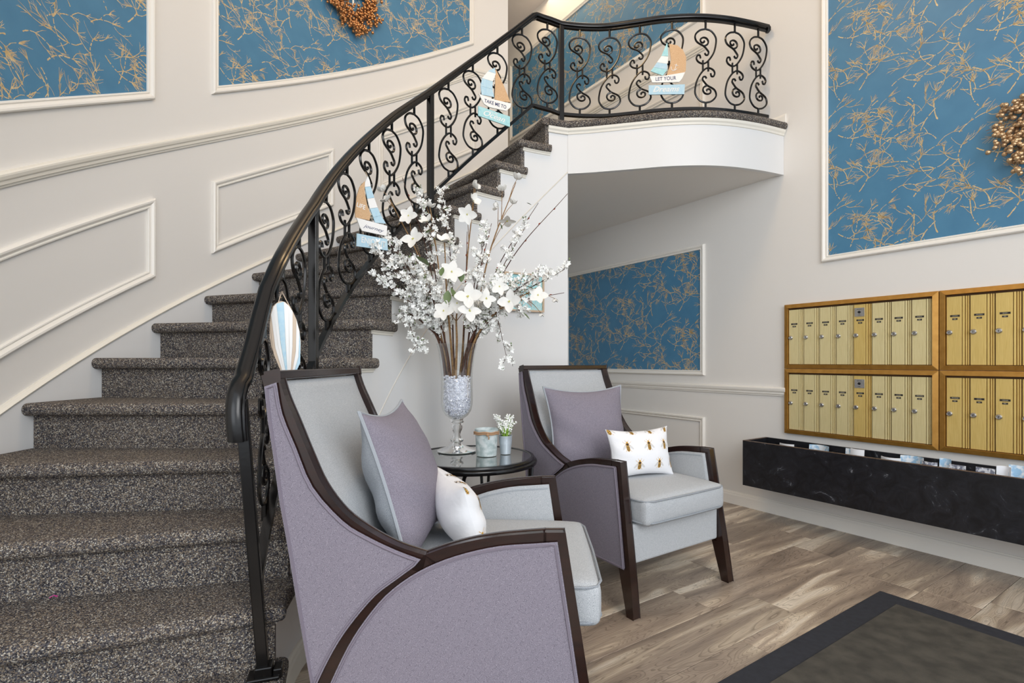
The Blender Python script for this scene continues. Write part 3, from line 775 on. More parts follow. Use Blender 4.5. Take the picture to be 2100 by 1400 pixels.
    mb.build('backrest', M['grey'], t, False)
    mb = MB(); mb.prism(REAR+[(-.71, .262)]+[(x+.012, z) for x, z in reversed(REAR[:-1])], lambda u, v, w_: taper(Vector((u, w_, v))), -.348, .348)
    mb.build('back_panel', M['purple'], t, False, bevel=.004)
    mb = MB(); mb.prism([(-.890, 1.072), (-.890, 1.098), (-.852, 1.106), (-.850, 1.080)], lambda u, v, w_: taper(Vector((u, w_, v))), -.3601, .3601); mb.build('crest_rail', M['walnut'], t, False, bevel=.004)
    mb = MB(); mb.box((-.72, -.316, .212), (-.022, .316, .392)); mb.build('seat_base', M['grey'], t, False, bevel=.012, seg=3)
    # cushion
    mb = MB(); x0, x1, y0, y1, z0, z1 = -.665, .040, -.290, .290, .388, .512
    N = 14; r = .026
    def cp(u, v, w_):
        X = Vector(((x0+x1)/2+u*(x1-x0)/2, v*(y1-y0)/2, (z0+z1)/2+w_*(z1-z0)/2))
        lo = Vector((x0+r, y0+r, z0+r)); hi = Vector((x1-r, y1-r, z1-r)); c_ = Vector((min(max(X.x, lo.x), hi.x), min(max(X.y, lo.y), hi.y), min(max(X.z, lo.z), hi.z)))
        d = X-c_
        if d.length > 1e-6: X = c_+d.normalized()*min(r, d.length*1.0) if d.length > r else X
        b_ = (1-u**4)*(1-v**4)
        X.z += .022*b_*w_; X.x += .010*(1-v*v)*(1 if u > .5 else 0)*(1-w_*w_)
        return X
    g = [-1, -.96, -.9, -.75, -.5, -.25, 0, .25, .5, .75, .9, .96, 1]
    for w_ in (-1, 1): mb.grid([[cp(u, v, w_) for v in g] for u in g], 0, True)
    for u in (-1, 1): mb.grid([[cp(u, v, q) for v in g] for q in g], 0, True)
    for v in (-1, 1): mb.grid([[cp(u, v, q) for u in g] for q in g], 0, True)
    mb.build('seat_cushion', M['grey'], t, False)
    for zz in (z0+.016, z1-.010):
        e = .001
        lp = [Vector((x0+.05, y0-e, zz)), Vector((x1-.04, y0-e, zz)), Vector((x1-.012, y0+.012, zz)), Vector((x1+.003, y0+.05, zz)), Vector((x1+.007, 0, zz)), Vector((x1+.003, y1-.05, zz)), Vector((x1-.012, y1-.012, zz)), Vector((x1-.04, y1+e, zz)), Vector((x0+.05, y1+e, zz))]
        mb = MB(); mb.tube(lp, .0042, 6); mb.build('piping', M['darkgrey'], t, False)
    return t
CH1 = (.2217, 1.715, 0, radians(-2.5)); CH2 = (.8135, 2.47, 0, ROT)
make_chair('mauve armchair with curved dark wood frame nearest the camera, in front of the stairs', CH1[:3], CH1[3])
make_chair('mauve and grey armchair by the blue alcove, facing the dark floor mat', CH2[:3], CH2[3])

# ------------------------------------------------------------------ cushions
def pillow(name, label, c, side, normal, a, b, T, m_front, m_back, pipe, group, wr=0, roll=0):
    side = Vector(side).normalized(); normal = Vector(normal); normal = (normal-side*normal.dot(side)).normalized(); up = normal.cross(side)
    if up.z < 0: up = -up
    if roll:
        q = Matrix.Rotation(roll, 3, normal); side = q @ side; up = q @ up
    c = Vector(c)
    t = thing(name, label, 'cushion', c, 0, group)
    rn = random.Random(int(c.x*1000)); ph = [rn.uniform(0, 6) for _ in range(6)]
    def sf(u, v, sg, e=0):
        x = a*u*(1-.12*(1-v*v)*(abs(u)**2)); y = b*v*(1-.15*(1-u*u)*(abs(v)**2))
        h = T*(max(0, 1-u**2)**.55)*(max(0, 1-v**2)**.55)
        cr_ = wr*sin(9*(u*.6+v)+ph[0])*exp_(u+.8)*(1-v*v)+wr*.6*sin(14*(v+u*.35)+ph[1])*exp_(1-u)*(1-v*v)
        edge = .015*(1-(abs(u)**6))*(1-abs(v)**6)
        return c+side*x+up*y+normal*(sg*(h+e)+cr_*min(1, h/T*3))
    G = [-1, -.97, -.92, -.85]+[-.75+.1*k for k in range(16)]+[.85, .92, .97, 1]
    for sg, m, nm in ((1, m_front, 'front_face'), (-1, m_back, 'back_face')):
        mb = MB(); mb.grid([[sf(u, v, sg) for v in G] for u in G], 0, True); mb.build(nm, m, t)
    if pipe:
        loop = [sf(u, -1, 1) for u in G]+[sf(1, v, 1) for v in G[1:]]+[sf(u, 1, 1) for u in reversed(G[:-1])]+[sf(-1, v, 1) for v in reversed(G[1:-1])]
        mb = MB(); mb.tube(loop, .0055, 6, closed=True); mb.build('piping', pipe, t)
    return t, sf
def exp_(x): return math.exp(-x*x*5)
def bee(mb, sf, u0, v0, su, sv, rot=0):
    def P(x, y, e): 
        x *= 1.65; y *= 1.65
        X = x*cos(rot)-y*sin(rot); Y = x*sin(rot)+y*cos(rot); return sf(max(-.99, min(.99, u0+X/su)), max(-.99, min(.99, v0+Y/sv)), 1, e)
    def ell(cx_, cy_, rx, ry, i, e, n=12, ang=0):
        V = [P(cx_, cy_, e)]+[P(cx_+rx*cos(2*pi*k/n)*cos(ang)-ry*sin(2*pi*k/n)*sin(ang), cy_+rx*cos(2*pi*k/n)*sin(ang)+ry*sin(2*pi*k/n)*cos(ang), e) for k in range(n)]
        mb.add(V, [(0, 1+k, 1+(k+1) % n) for k in range(n)], i)
    def seg(x0, y0, x1, y1, w_, i, e):
        d = Vector((x1-x0, y1-y0)).normalized(); n = Vector((-d.y, d.x))*w_*.42
        mb.add([P(x0+n.x, y0+n.y, e), P(x1+n.x, y1+n.y, e), P(x1-n.x, y1-n.y, e), P(x0-n.x, y0-n.y, e)], [(0, 1, 2, 3)], i)
    ell(-.011, -.002, .0115, .0036, 2, .0006, ang=.75); ell(.011, -.002, .0115, .0036, 2, .0006, ang=pi-.75)
    ell(0, -.006, .0062, .0105, 1, .0010); 
    for y, w_ in ((-.0125, .0075), (-.008, .0108), (-.0035, .0112), (.0012, .0090)): seg(-w_/2, y, w_/2, y, .0028, 0, .0014)
    ell(0, .0065, .0058, .0052, 1, .0016); ell(0, .0065, .0044, .0038, 0, .0018); ell(0, .0125, .0034, .0028, 1, .0016)
    for s in (-1, 1):
        seg(s*.002, .014, s*.0065, .0205, .0009, 1, .0016)
        seg(s*.005, .008, s*.012, .013, .0010, 1, .0014); seg(s*.012, .013, s*.0145, .0165, .0008, 1, .0014)
        seg(s*.005, .004, s*.011, .002, .0010, 1, .0014); seg(s*.005, -.010, s*.0105, -.0165, .0010, 1, .0014)
def chair_pt(ch, s, y, z):
    q = Euler((0, 0, ch[3])).to_matrix() @ Vector((s, y, z)); return q+Vector(ch[:3])
pillow('throw_pillow', 'mauve square throw pillow with grey back, on the nearest armchair', (-.362, 1.735, .748), (.045, .999, 0), (.955, -.045, .30), .24, .245, .10, M['purple'], M['darkgrey'], M['pipe_grey'], 'mauve throw pillows', wr=.008)
pillow('throw_pillow', 'mauve square throw pillow with grey back, on the armchair by the alcove', (.432, 2.925, .748), (.93, .367, 0), (.367, -.93, .24), .255, .245, .095, M['purple'], M['darkgrey'], M['pipe_grey'], 'mauve throw pillows', wr=.008)
for lab, c, sd, nm, sp in (('small white bumblebee print cushion on the nearest armchair', (-.180, 1.70, .640), (-.38, .925, 0), (.88, .36, .30), (.19, .125)),
                           ('small white bumblebee print cushion on the armchair by the alcove', (.672, 2.70, .652), (.93, .367, 0), (.367, -.93, .22), (.195, .130))):
    t, sf = pillow('bee_cushion', lab, c, sd, nm, sp[0], sp[1], .068, M['cotton'], M['cotton'], None, 'white bee print cushions', wr=.004)
    mb = MB()
    for v, us in ((.97, (-.94, -.30, .28, .85)), (.26, (-.56, .08, .66)), (-.50, (-.93, -.26, .38, .95))):
        for u in us: bee(mb, sf, u, v, sp[0], sp[1])
    mb.build('bee_print', [M['bee_brown'], M['bee_yellow'], M['bee_wing']], t, kind='stuff')

# ------------------------------------------------------------------ side table and what stands on it
TZ = .65; TC = Vector((-.205, 2.62, 0))
tb = thing('side_table', 'round glass topped side table with dark metal legs between the armchairs', 'table', TC)
mb = MB(); mb.lathe([(.3, TZ-.008), (.3, TZ-.001), (0, TZ-.001)], TC, 64); mb.lathe([(0, TZ-.008), (.3, TZ-.008)], TC, 64); mb.build('glass_top', M['tableglass'], tb)
mb = MB(); mb.lathe([(.298, TZ-.012), (.298, TZ), (.303, TZ+.003), (.316, TZ+.002), (.320, TZ-.004), (.320, TZ-.012), (.330, TZ-.016), (.333, TZ-.024), (.330, TZ-.034), (.312, TZ-.036), (.304, TZ-.02)], TC, 72, closed=False); mb.build('table_rim', M['iron'], tb)
for k in range(4):
    a = radians(-100+90*k); d = Vector((cos(a), sin(a), 0)); n = Vector((-d.y, d.x, 0))
    mb = MB()
    for s in (-1, 1):
        q = TC+d*.305+n*.05*s
        mb.tube([Vector((q.x, q.y, TZ-.034)), Vector((q.x, q.y, TZ-.045))-n*.006*s, TC+d*.300+n*.022*s+Vector((0, 0, TZ-.14)), TC+d*.30+n*.012*s+Vector((0, 0, .30)), TC+d*.31+n*.018*s], .0085, 8)
    mb.build('leg', M['iron'], tb)
mb = MB(); mb.lathe([(.235, .17), (.245, .175), (.245, .185), (.235, .19)], TC, 48, closed=True); mb.build('lower_ring', M['iron'], tb)
# vase
VX = Vector((-.294, 2.745, TZ+.003))
vase = thing('footed_vase', 'tall footed clear glass vase half filled with crystal gems on the side table', 'vase', VX)
prof_o = [(.104, .0), (.105, .004), (.098, .008), (.060, .020), (.030, .034), (.022, .044), (.034, .052), (.036, .060), (.024, .068), (.019, .085), (.021, .100), (.027, .112), (.031, .124), (.030, .138), (.021, .146), (.037, .152), (.039, .158), (.034, .165), (.036, .172), (.060, .190), (.076, .215), (.083, .250), (.084, .290), (.083, .340), (.083, .390), (.085, .430), (.090, .480), (.098, .530), (.107, .565), (.110, .568)]
prof_i = [(.107, .568), (.104, .563), (.095, .53), (.087, .48), (.082, .43), (.080, .39), (.080, .34), (.081, .29), (.080, .25), (.073, .217), (.057, .194), (.03, .180), (0, .176)]
kf = [i for i, q in enumerate(prof_o) if q[1] >= .172][0]
mb = MB(); mb.lathe([(0, 0)]+prof_o[:kf+1]+[(0, .175)], VX, 48); mb.build('vase_foot', M['glass'], vase)
mb = MB(); mb.lathe(prof_o[kf:]+[(.1085, .570)]+prof_i[:1], VX, 56); mb.build('vase_bowl', M['thinglass'], vase)
rn = random.Random(7); mb = MB()
def bowl_r(z): return interp([(.178, .02), (.194, .053), (.217, .069), (.25, .076), (.29, .077), (.40, .076)], z)
k = 0
while k < 1500:
    z = rn.uniform(.182, .400); R = bowl_r(z)-.007; r = R*sqrt(rn.random()); 
    if r < R*.72: continue
    a = rn.uniform(0, 2*pi); c = VX+Vector((r*cos(a), r*sin(a), z)); s_ = rn.uniform(.0055, .0095); q = Euler((rn.uniform(0, 6), rn.uniform(0, 6), rn.uniform(0, 6))).to_matrix()
    V = [c+q @ (Vector(v)*s_) for v in ((1,0,0),(-1,0,0),(0,1,0),(0,-1,0),(0,0,.8),(0,0,-.8))]
    mb.add(V, [(0,2,4),(2,1,4),(1,3,4),(3,0,4),(2,0,5),(1,2,5),(3,1,5),(0,3,5)]); k += 1
mb.lathe([(0, .185), (.045, .205), (.062, .24), (.064, .385), (0, .388)], VX, 20)
mb.build('crystal_gems', M['gem'], vase, kind='stuff')

# stems and blossoms -----------------------------------------------------------------
rf = random.Random(21)
GT = VX+Vector((0, 0, .385))
def stem_curve(px, py, D, sway=0, start_r=.05, droop=0):
    tip = at(px, py, D); h_ = Vector((tip.x-VX.x, tip.y-VX.y, 0)); L_ = h_.length; d_ = h_.normalized()
    j_ = Vector((rf.uniform(-.016, .016), rf.uniform(-.016, .016), 0))
    s0 = GT+d_*min(.048, .015+L_*.12)+j_-Vector((0, 0, .01))
    rim = VX+d_*min(.084, .03+L_*.20)+j_*.8+Vector((0, 0, .57))
    if droop: mid = at(droop[0], droop[1], (D+VX.y)/2)+Vector((0, 0, .03))
    else: mid = rim.lerp(tip, .5)+d_*(-.10*L_)+Vector((rf.uniform(-.015, .015), rf.uniform(-.015, .015), .02+sway))
    return cr([s0, rim, mid, tip], 8)
def petal4(mb, c, n, s, i=0, cup=.4, npet=4, ce=1, rot=None):
    n = Vector(n).normalized(); u = n.orthogonal().normalized(); r0 = rf.uniform(0, 6); v = n.cross(u)
    for k in range(npet):
        a = r0+2*pi*k/npet; d = u*cos(a)+v*sin(a); e = n.cross(d)
        mb.add([c, c+(d*.55+e*.36+n*cup*.5)*s, c+(d*1.0+n*cup)*s, c+(d*.55-e*.36+n*cup*.5)*s], [(0, 1, 2, 3)], i)
def small_branch(label, px, py, D, dens=1.0, sway=0, droop=None, m='stem', start=.40):
    P = stem_curve(px, py, D, sway, droop=droop); N = len(P)
    t = thing('flowering_branch', label, 'branch', P[0], 0, 'branches of small white blossoms in the vase')
    mb = MB(); mb.tube(P, [.0062-.0050*k/(N-1) for k in range(N)], 6); bl = MB(); i0 = int(N*start)
    for k in range(i0, N):
        fr_ = (k-i0)/max(1, N-1-i0); tg = (P[k]-P[k-1]).normalized()
        for _ in range(int(1.7*dens+rf.random()) if k < N-1 else 3):
            d = Vector((rf.uniform(-1, 1), rf.uniform(-1, 1), rf.uniform(-.5, 1))).normalized(); d = (d+tg*rf.uniform(.6, 1.5)).normalized()
            L = rf.uniform(.05, .135)*(1.1-.55*fr_); base = P[k].lerp(P[k-1], rf.random())
            end = base+d*L+Vector((0, 0, rf.uniform(-.01, .03))); mid = base.lerp(end, .5)+Vector((rf.uniform(-.008, .008), rf.uniform(-.008, .008), .006))
            mb.tube([base, mid, end], [.0018, .0014, .0008], 4, 0)
            nc = int(L/.016)+1
            for q in range(nc):
                f = .3+.75*q/nc; c0 = base.lerp(end, f)
                for _2 in range(rf.randint(1, 3)):
                    c = c0+Vector((rf.uniform(-1, 1), rf.uniform(-1, 1), rf.uniform(-1, 1)))*.012
                    if rf.random() < .12: petal4(bl, c, Vector((rf.uniform(-1, 1), rf.uniform(-1, 1), rf.uniform(0, 1))), .012, 1, .6, 2)
                    else: petal4(bl, c, Vector((rf.uniform(-1, 1), rf.uniform(-1.6, .3), rf.uniform(-.3, 1))), rf.uniform(.0105, .0165), 0, rf.uniform(.25, .8), rf.choice((4, 4, 5)))
    mb.build('twig', M[m], t); bl.build('small_blossoms', [M['petal2'], M['leaf']], t, kind='stuff')
    return P
for a in [
 ('branch of small white blossoms reaching highest left, tip over the sailboat sign', 752, 442, 2.70, .9),
 ('branch of small white blossoms at far left, just below the blue sign plank', 768, 512, 2.62, 1.0),
 ('branch of small white blossoms at far left against the dark stair risers', 772, 572, 2.66, 1.1),
 ('branch of small white blossoms pointing up left beside the railing post', 862, 395, 2.80, 1.0),
 ('short branch of small white blossoms spreading left at mid height', 812, 530, 2.72, 1.3),
 ('branch of small white blossoms left of centre with its tip against the upper treads', 905, 400, 2.88, .8),
 ('branch of small white blossoms in the left centre of the bouquet', 858, 540, 2.62, 1.4),
 ('upright branch of small white blossoms in the middle of the bouquet', 1000, 470, 2.80, 1.2),
 ('branch of small white blossoms leaning right with its tip below the budded twigs', 1075, 470, 2.74, 1.0),
 ('long branch of small white blossoms at far right, its tip nearly at the wall corner', 1158, 552, 2.72, 1.2),
 ('branch of small white blossoms crossing the top of the framed beach picture', 1110, 560, 2.66, 1.1),
 ('branch of small white blossoms in the right centre, left of the framed picture', 1040, 580, 2.60, 1.4)]:
    small_branch(*a)
small_branch('drooping branch of small white blossoms hanging low at left of the vase', 855, 712, 2.66, 1.0, 0, (838, 655))
small_branch('second low branch of small white blossoms at left, above the drooping one', 842, 655, 2.74, 1.3, 0, (868, 610))
small_branch('drooping branch of small white blossoms hanging low at right of the vase', 1040, 735, 2.68, .7, 0, (1008, 640))
small_branch('branch of small white blossoms under the framed picture at lower right', 1070, 645, 2.62, .8, 0, (1030, 600))
# large blossoms (shared meshes)
def big_blossom(seed, openness):
    r = random.Random(seed); mb = MB(); n = 5 if seed % 2 else 4
    for k in range(n):
        a = 2*pi*k/n+r.uniform(-.15, .15); w_ = r.uniform(.85, 1.1); rows = []
        for j in range(6):
            t = j/5; ww = .42*w_*sin(pi*min(.95, t*.86+.10))**.9; rr = t*1.08
            el = openness*(t**.8)+.12*sin(t*5)
            row = []
            for q in (-1, -.5, 0, .5, 1):
                x = rr*cos(el*.9); z = rr*sin(el*.9)*.8+abs(q)*ww*.30*t
                y = q*ww*(1-.12*(t > .9 and q == 0))
                row.append(Vector((x*cos(a)-y*sin(a), x*sin(a)+y*cos(a), z+k*.01)))
            rows.append(row)
        mb.grid(rows, 0, True)
    for _ in range(9):
        a = r.uniform(0, 6.3); q = r.uniform(0, .1); mb.ball((q*cos(a), q*sin(a), .07+r.uniform(0, .05)), .04, 5, 4, 1)
    return mb.mesh('blossom', [M['petal'], M['yellow']])
BIG = [big_blossom(k, o) for k, o in ((1, .35), (2, .45), (3, .9), (4, .25), (5, 1.15))]
def leafmesh():
    mb = MB(); rows = []
    for j in range(6):
        t = j/5; ww = .30*sin(pi*(t*.9+.05)); rows.append([Vector((t, -ww, .1*t*t+ww*.3)), Vector((t, 0, .1*t*t)), Vector((t, ww, .1*t*t+ww*.3))])
    mb.grid(rows, 0, True); return mb.mesh('leaf', M['leaf'])
LEAF = leafmesh()
def dog_stem(label, main, flowers, leaves=(), m='tanstem'):
    px, py, D = main; P = stem_curve(px, py, D, 0, .04); t = thing('dogwood_stem', label, 'branch', P[0], 0, 'stems of large white blossoms in the vase'); N = len(P)
    mb = MB(); mb.tube(P, [.0078-.0056*k/(N-1) for k in range(N)], 7)
    for fx_, fy, fD, s, bi, face in flowers:
        c = at(fx_, fy, fD); k = min(range(6, N), key=lambda i: (P[i]-c).length-(.04 if P[i].z < c.z else -.03)); k = max(6, k-2)
        mb.tube(cr([P[k], P[k].lerp(c, .55)+Vector((0, 0, .015)), c], 4), [.0024-.0012*q/8 for q in range(9)], 5)
    mb.build('twig', M[m], t)
    for fx_, fy, fD, s, bi, face in flowers:
        c = at(fx_, fy, fD); f = Vector(face); o = link('blossom', BIG[bi], t, loc=c, rot=f.to_track_quat('Z', 'Y').to_euler()); o.scale = (s, s, s)
        o.matrix_parent_inverse = rootm(t).inverted()
    for lx, ly, lD, s, d in leaves:
        o = link('leaf', LEAF, t, loc=at(lx, ly, lD), rot=Vector(d).to_track_quat('X', 'Z').to_euler()); o.scale = (s, s, s)
        o.matrix_parent_inverse = rootm(t).inverted()
dog_stem('stem of large white blossoms leaning left towards the sailboat sign', (800, 410, 2.72), [(795, 412, 2.72, .046, 2, (-.6, -.5, .8)), (786, 392, 2.70, .040, 4, (-.5, -.3, 1)), (838, 443, 2.66, .050, 0, (-.2, -1, .3)), (848, 490, 2.60, .058, 1, (-.3, -1, .35))])
dog_stem('stem of large white blossoms at upper left, in front of the railing post', (882, 425, 2.80), [(882, 425, 2.80, .040, 4, (.3, -.2, 1)), (876, 455, 2.70, .045, 2, (-.3, -.6, .6)), (862, 400, 2.84, .036, 4, (-.3, 0, 1))])
dog_stem('stem of large white blossoms with its tip on the carpeted upper tread', (975, 384, 2.90), [(972, 384, 2.90, .046, 4, (.8, -.3, .5)), (970, 412, 2.84, .048, 2, (.6, -.5, .3)), (958, 440, 2.76, .052, 0, (0, -1, -.2))], [(908, 430, 2.74, .04, (1, 0, .2))])
dog_stem('stem of large white blossoms left of centre with two big leaves', (912, 495, 2.66), [(910, 495, 2.66, .050, 2, (.1, -.6, .8)), (926, 558, 2.58, .058, 0, (.3, -1, .3))], [(880, 545, 2.56, .085, (-.2, -.2, .1)), (908, 548, 2.55, .05, (-.1, -.3, -1)), (872, 478, 2.62, .04, (1, -.3, .3))])
dog_stem('stem with the biggest cluster of white blossoms at the bouquet centre', (950, 600, 2.58), [(960, 608, 2.52, .066, 1, (.1, -1, .3)), (938, 622, 2.54, .050, 0, (-.5, -1, .1)), (963, 637, 2.50, .054, 3, (.2, -1, .2)), (910, 638, 2.54, .052, 0, (-.2, -1, .3)), (997, 612, 2.56, .048, 3, (.3, -1, .2))], [(918, 596, 2.56, .07, (0, -.2, -1)), (925, 590, 2.56, .07, (.3, -.2, -1)), (946, 578, 2.6, .06, (0, -.3, 1)), (985, 645, 2.55, .05, (1, 0, -.2))])
dog_stem('stem of large white buds at upper right below the carpeted treads', (1058, 374, 2.90), [(1060, 368, 2.90, .044, 4, (.3, -.1, 1)), (1030, 392, 2.88, .044, 4, (-.2, -.2, 1)), (1052, 418, 2.84, .034, 4, (.2, -.1, 1)), (1022, 424, 2.82, .040, 4, (-.9, -.2, .2)), (1040, 452, 2.80, .046, 3, (0, -.4, -1))], [(1080, 416, 2.84, .03, (1, -.2, -.6)), (1030, 470, 2.76, .03, (-.5, -.2, 1))])
dog_stem('stem of large white blossoms in front of the framed beach picture', (1100, 590, 2.64), [(1103, 606, 2.58, .050, 0, (.1, -1, .5)), (1045, 618, 2.56, .058, 1, (-.2, -1, .1)), (1024, 588, 2.58, .046, 0, (.2, -1, .2)), (1138, 612, 2.66, .026, 4, (0, 0, -1)), (1110, 642, 2.62, .024, 4, (0, 0, -1))], [(1078, 586, 2.58, .05, (.9, -.3, -.5)), (1072, 640, 2.56, .05, (.6, -.2, -.8))])
def budded(label, px, py, D, sway=0):
    P = stem_curve(px, py, D, sway, .03); t = thing('budded_twig', label, 'twig', P[0], 0, 'budded brown twigs in the vase'); N = len(P)
    mb = MB(); mb.tube(P, [.0055-.0040*k/(N-1) for k in range(N)], 6); mb.build('twig', M['stem'], t)
    mb = MB()
    for k in range(10, N-1):
        if (k % 2) == 0:
            d = (P[k+1]-P[k]).normalized(); o_ = d.orthogonal().normalized()*(.003 if k % 4 else -.003)
            mb.tube([P[k]+o_*.4, P[k]+d*.005+o_*1.2, P[k]+d*.011+o_*1.0, P[k]+d*.015+o_*.6], [.0012, .0032, .0026, .0006], 5)
    mb.build('bud', M['bud'], t, kind='stuff')
budded('longest budded brown twig at far right, tip close to the wall corner', 1164, 397, 2.80, .03)
budded('budded brown twig just left of the longest one at upper right', 1104, 416, 2.82, .0)
budded('straight upright twig with red buds at upper left before the railing', 825, 364, 2.86)
budded('thin dark twig rising in the centre of the bouquet', 958, 475, 2.86)
budded('thin budded twig in the centre right, below the upper white buds', 1008, 458, 2.78)
budded('bare brown twig curving down at far right past the framed picture', 1157, 600, 2.74, .05)

# bucket and lily pot
bk = thing('tin_bucket', 'pale weathered tin candle bucket tied with jute rope on the side table', 'bucket', (-.130, 2.62, TZ+.002))
c = (-.130, 2.62, TZ+.002)
mb = MB(); mb.lathe([(0, 0), (.050, 0), (.052, .004), (.0575, .118), (.0595, .12), (.0595, .135), (.0565, .135), (.050, .012), (0, .012)], c, 40); mb.build('bucket_body', M['galv'], bk)
mb = MB(); mb.lathe([(0, .085), (.0535, .085)], c, 32); mb.tube([Vector(c)+Vector((0, 0, .085)), Vector(c)+Vector((.002, 0, .10))], .0015, 5); mb.build('candle', M['wax'], bk)
mb = MB()
for dz in (.110, .118):
    mb.tube([Vector(c)+Vector((.0625*cos(2*pi*k/28), .0625*sin(2*pi*k/28), dz+.002*sin(k*1.3)-.004*sin(2*pi*k/28))) for k in range(28)], .0042, 6, closed=True)
mb.ball(Vector(c)+Vector((.008, -.067, .113)), .008, 8, 6); mb.tube([Vector(c)+Vector((.008, -.068, .112)), Vector(c)+Vector((.016, -.070, .100)), Vector(c)+Vector((.014, -.068, .090))], .0035, 5)
mb.build('jute_rope', M['jute'], bk)
c = Vector((-.034, 2.665, TZ+.002)); lp = thing('lily_pot', 'small pale tin pot of white lily of the valley beside the bucket', 'potted plant', c)
mb = MB(); pr = [(0, 0), (.026, 0), (.027, .003)]+[(.027+.008*z/.09+(.0012 if i % 2 else 0), z) for i, z in enumerate((.05, .054, .058, .062, .066, .070))]+[(.0345, .088), (.036, .09), (.036, .094), (.033, .094), (.031, .07), (0, .07)]
mb.lathe(pr, c, 32); mb.build('pot', M['galv2'], lp)
rp = random.Random(3); mb = MB(); bl = MB(); st = MB()
for k in range(26):
    a = rp.uniform(0, 6.3); d = Vector((cos(a), sin(a), 0)); n = Vector((-d.y, d.x, 0))*.0035; L = rp.uniform(.05, .09); b = c+d*.012+Vector((0, 0, .07)); sp = rp.uniform(.2, .9)
    m1 = b+d*L*.3*sp+Vector((0, 0, L*.6)); m2 = b+d*L*.8*sp+Vector((0, 0, L*(1.1-.3*sp)))
    mb.add([b-n, b+n, m1+n*1.2, m1-n*1.2, m2], [(0, 1, 2, 3), (3, 2, 4)])
mb.build('leaves', M['brightleaf'], lp, kind='stuff')
for k in range(24):
    a = rp.uniform(0, 6.3); d = Vector((cos(a), sin(a)*.7, 0)); L = rp.uniform(.08, .125); sp = rp.uniform(.15, .55); b = c+d*.01+Vector((0, 0, .08))
    P = cr([b, b+d*L*.3*sp+Vector((0, 0, L*.5)), b+d*L*sp+Vector((0, 0, L))], 5); st.tube(P, .0011, 4)
    for j in range(3, 11):
        for _ in range(2): bl.ball(P[min(j, len(P)-1)]+Vector((rp.uniform(-1, 1), rp.uniform(-1, 1), rp.uniform(-1, .4)))*.0075, .0048, 6, 5)
st.build('flower_stems', M['brightleaf'], lp, kind='stuff'); bl.build('bell_flowers', M['petal2'], lp, kind='stuff')

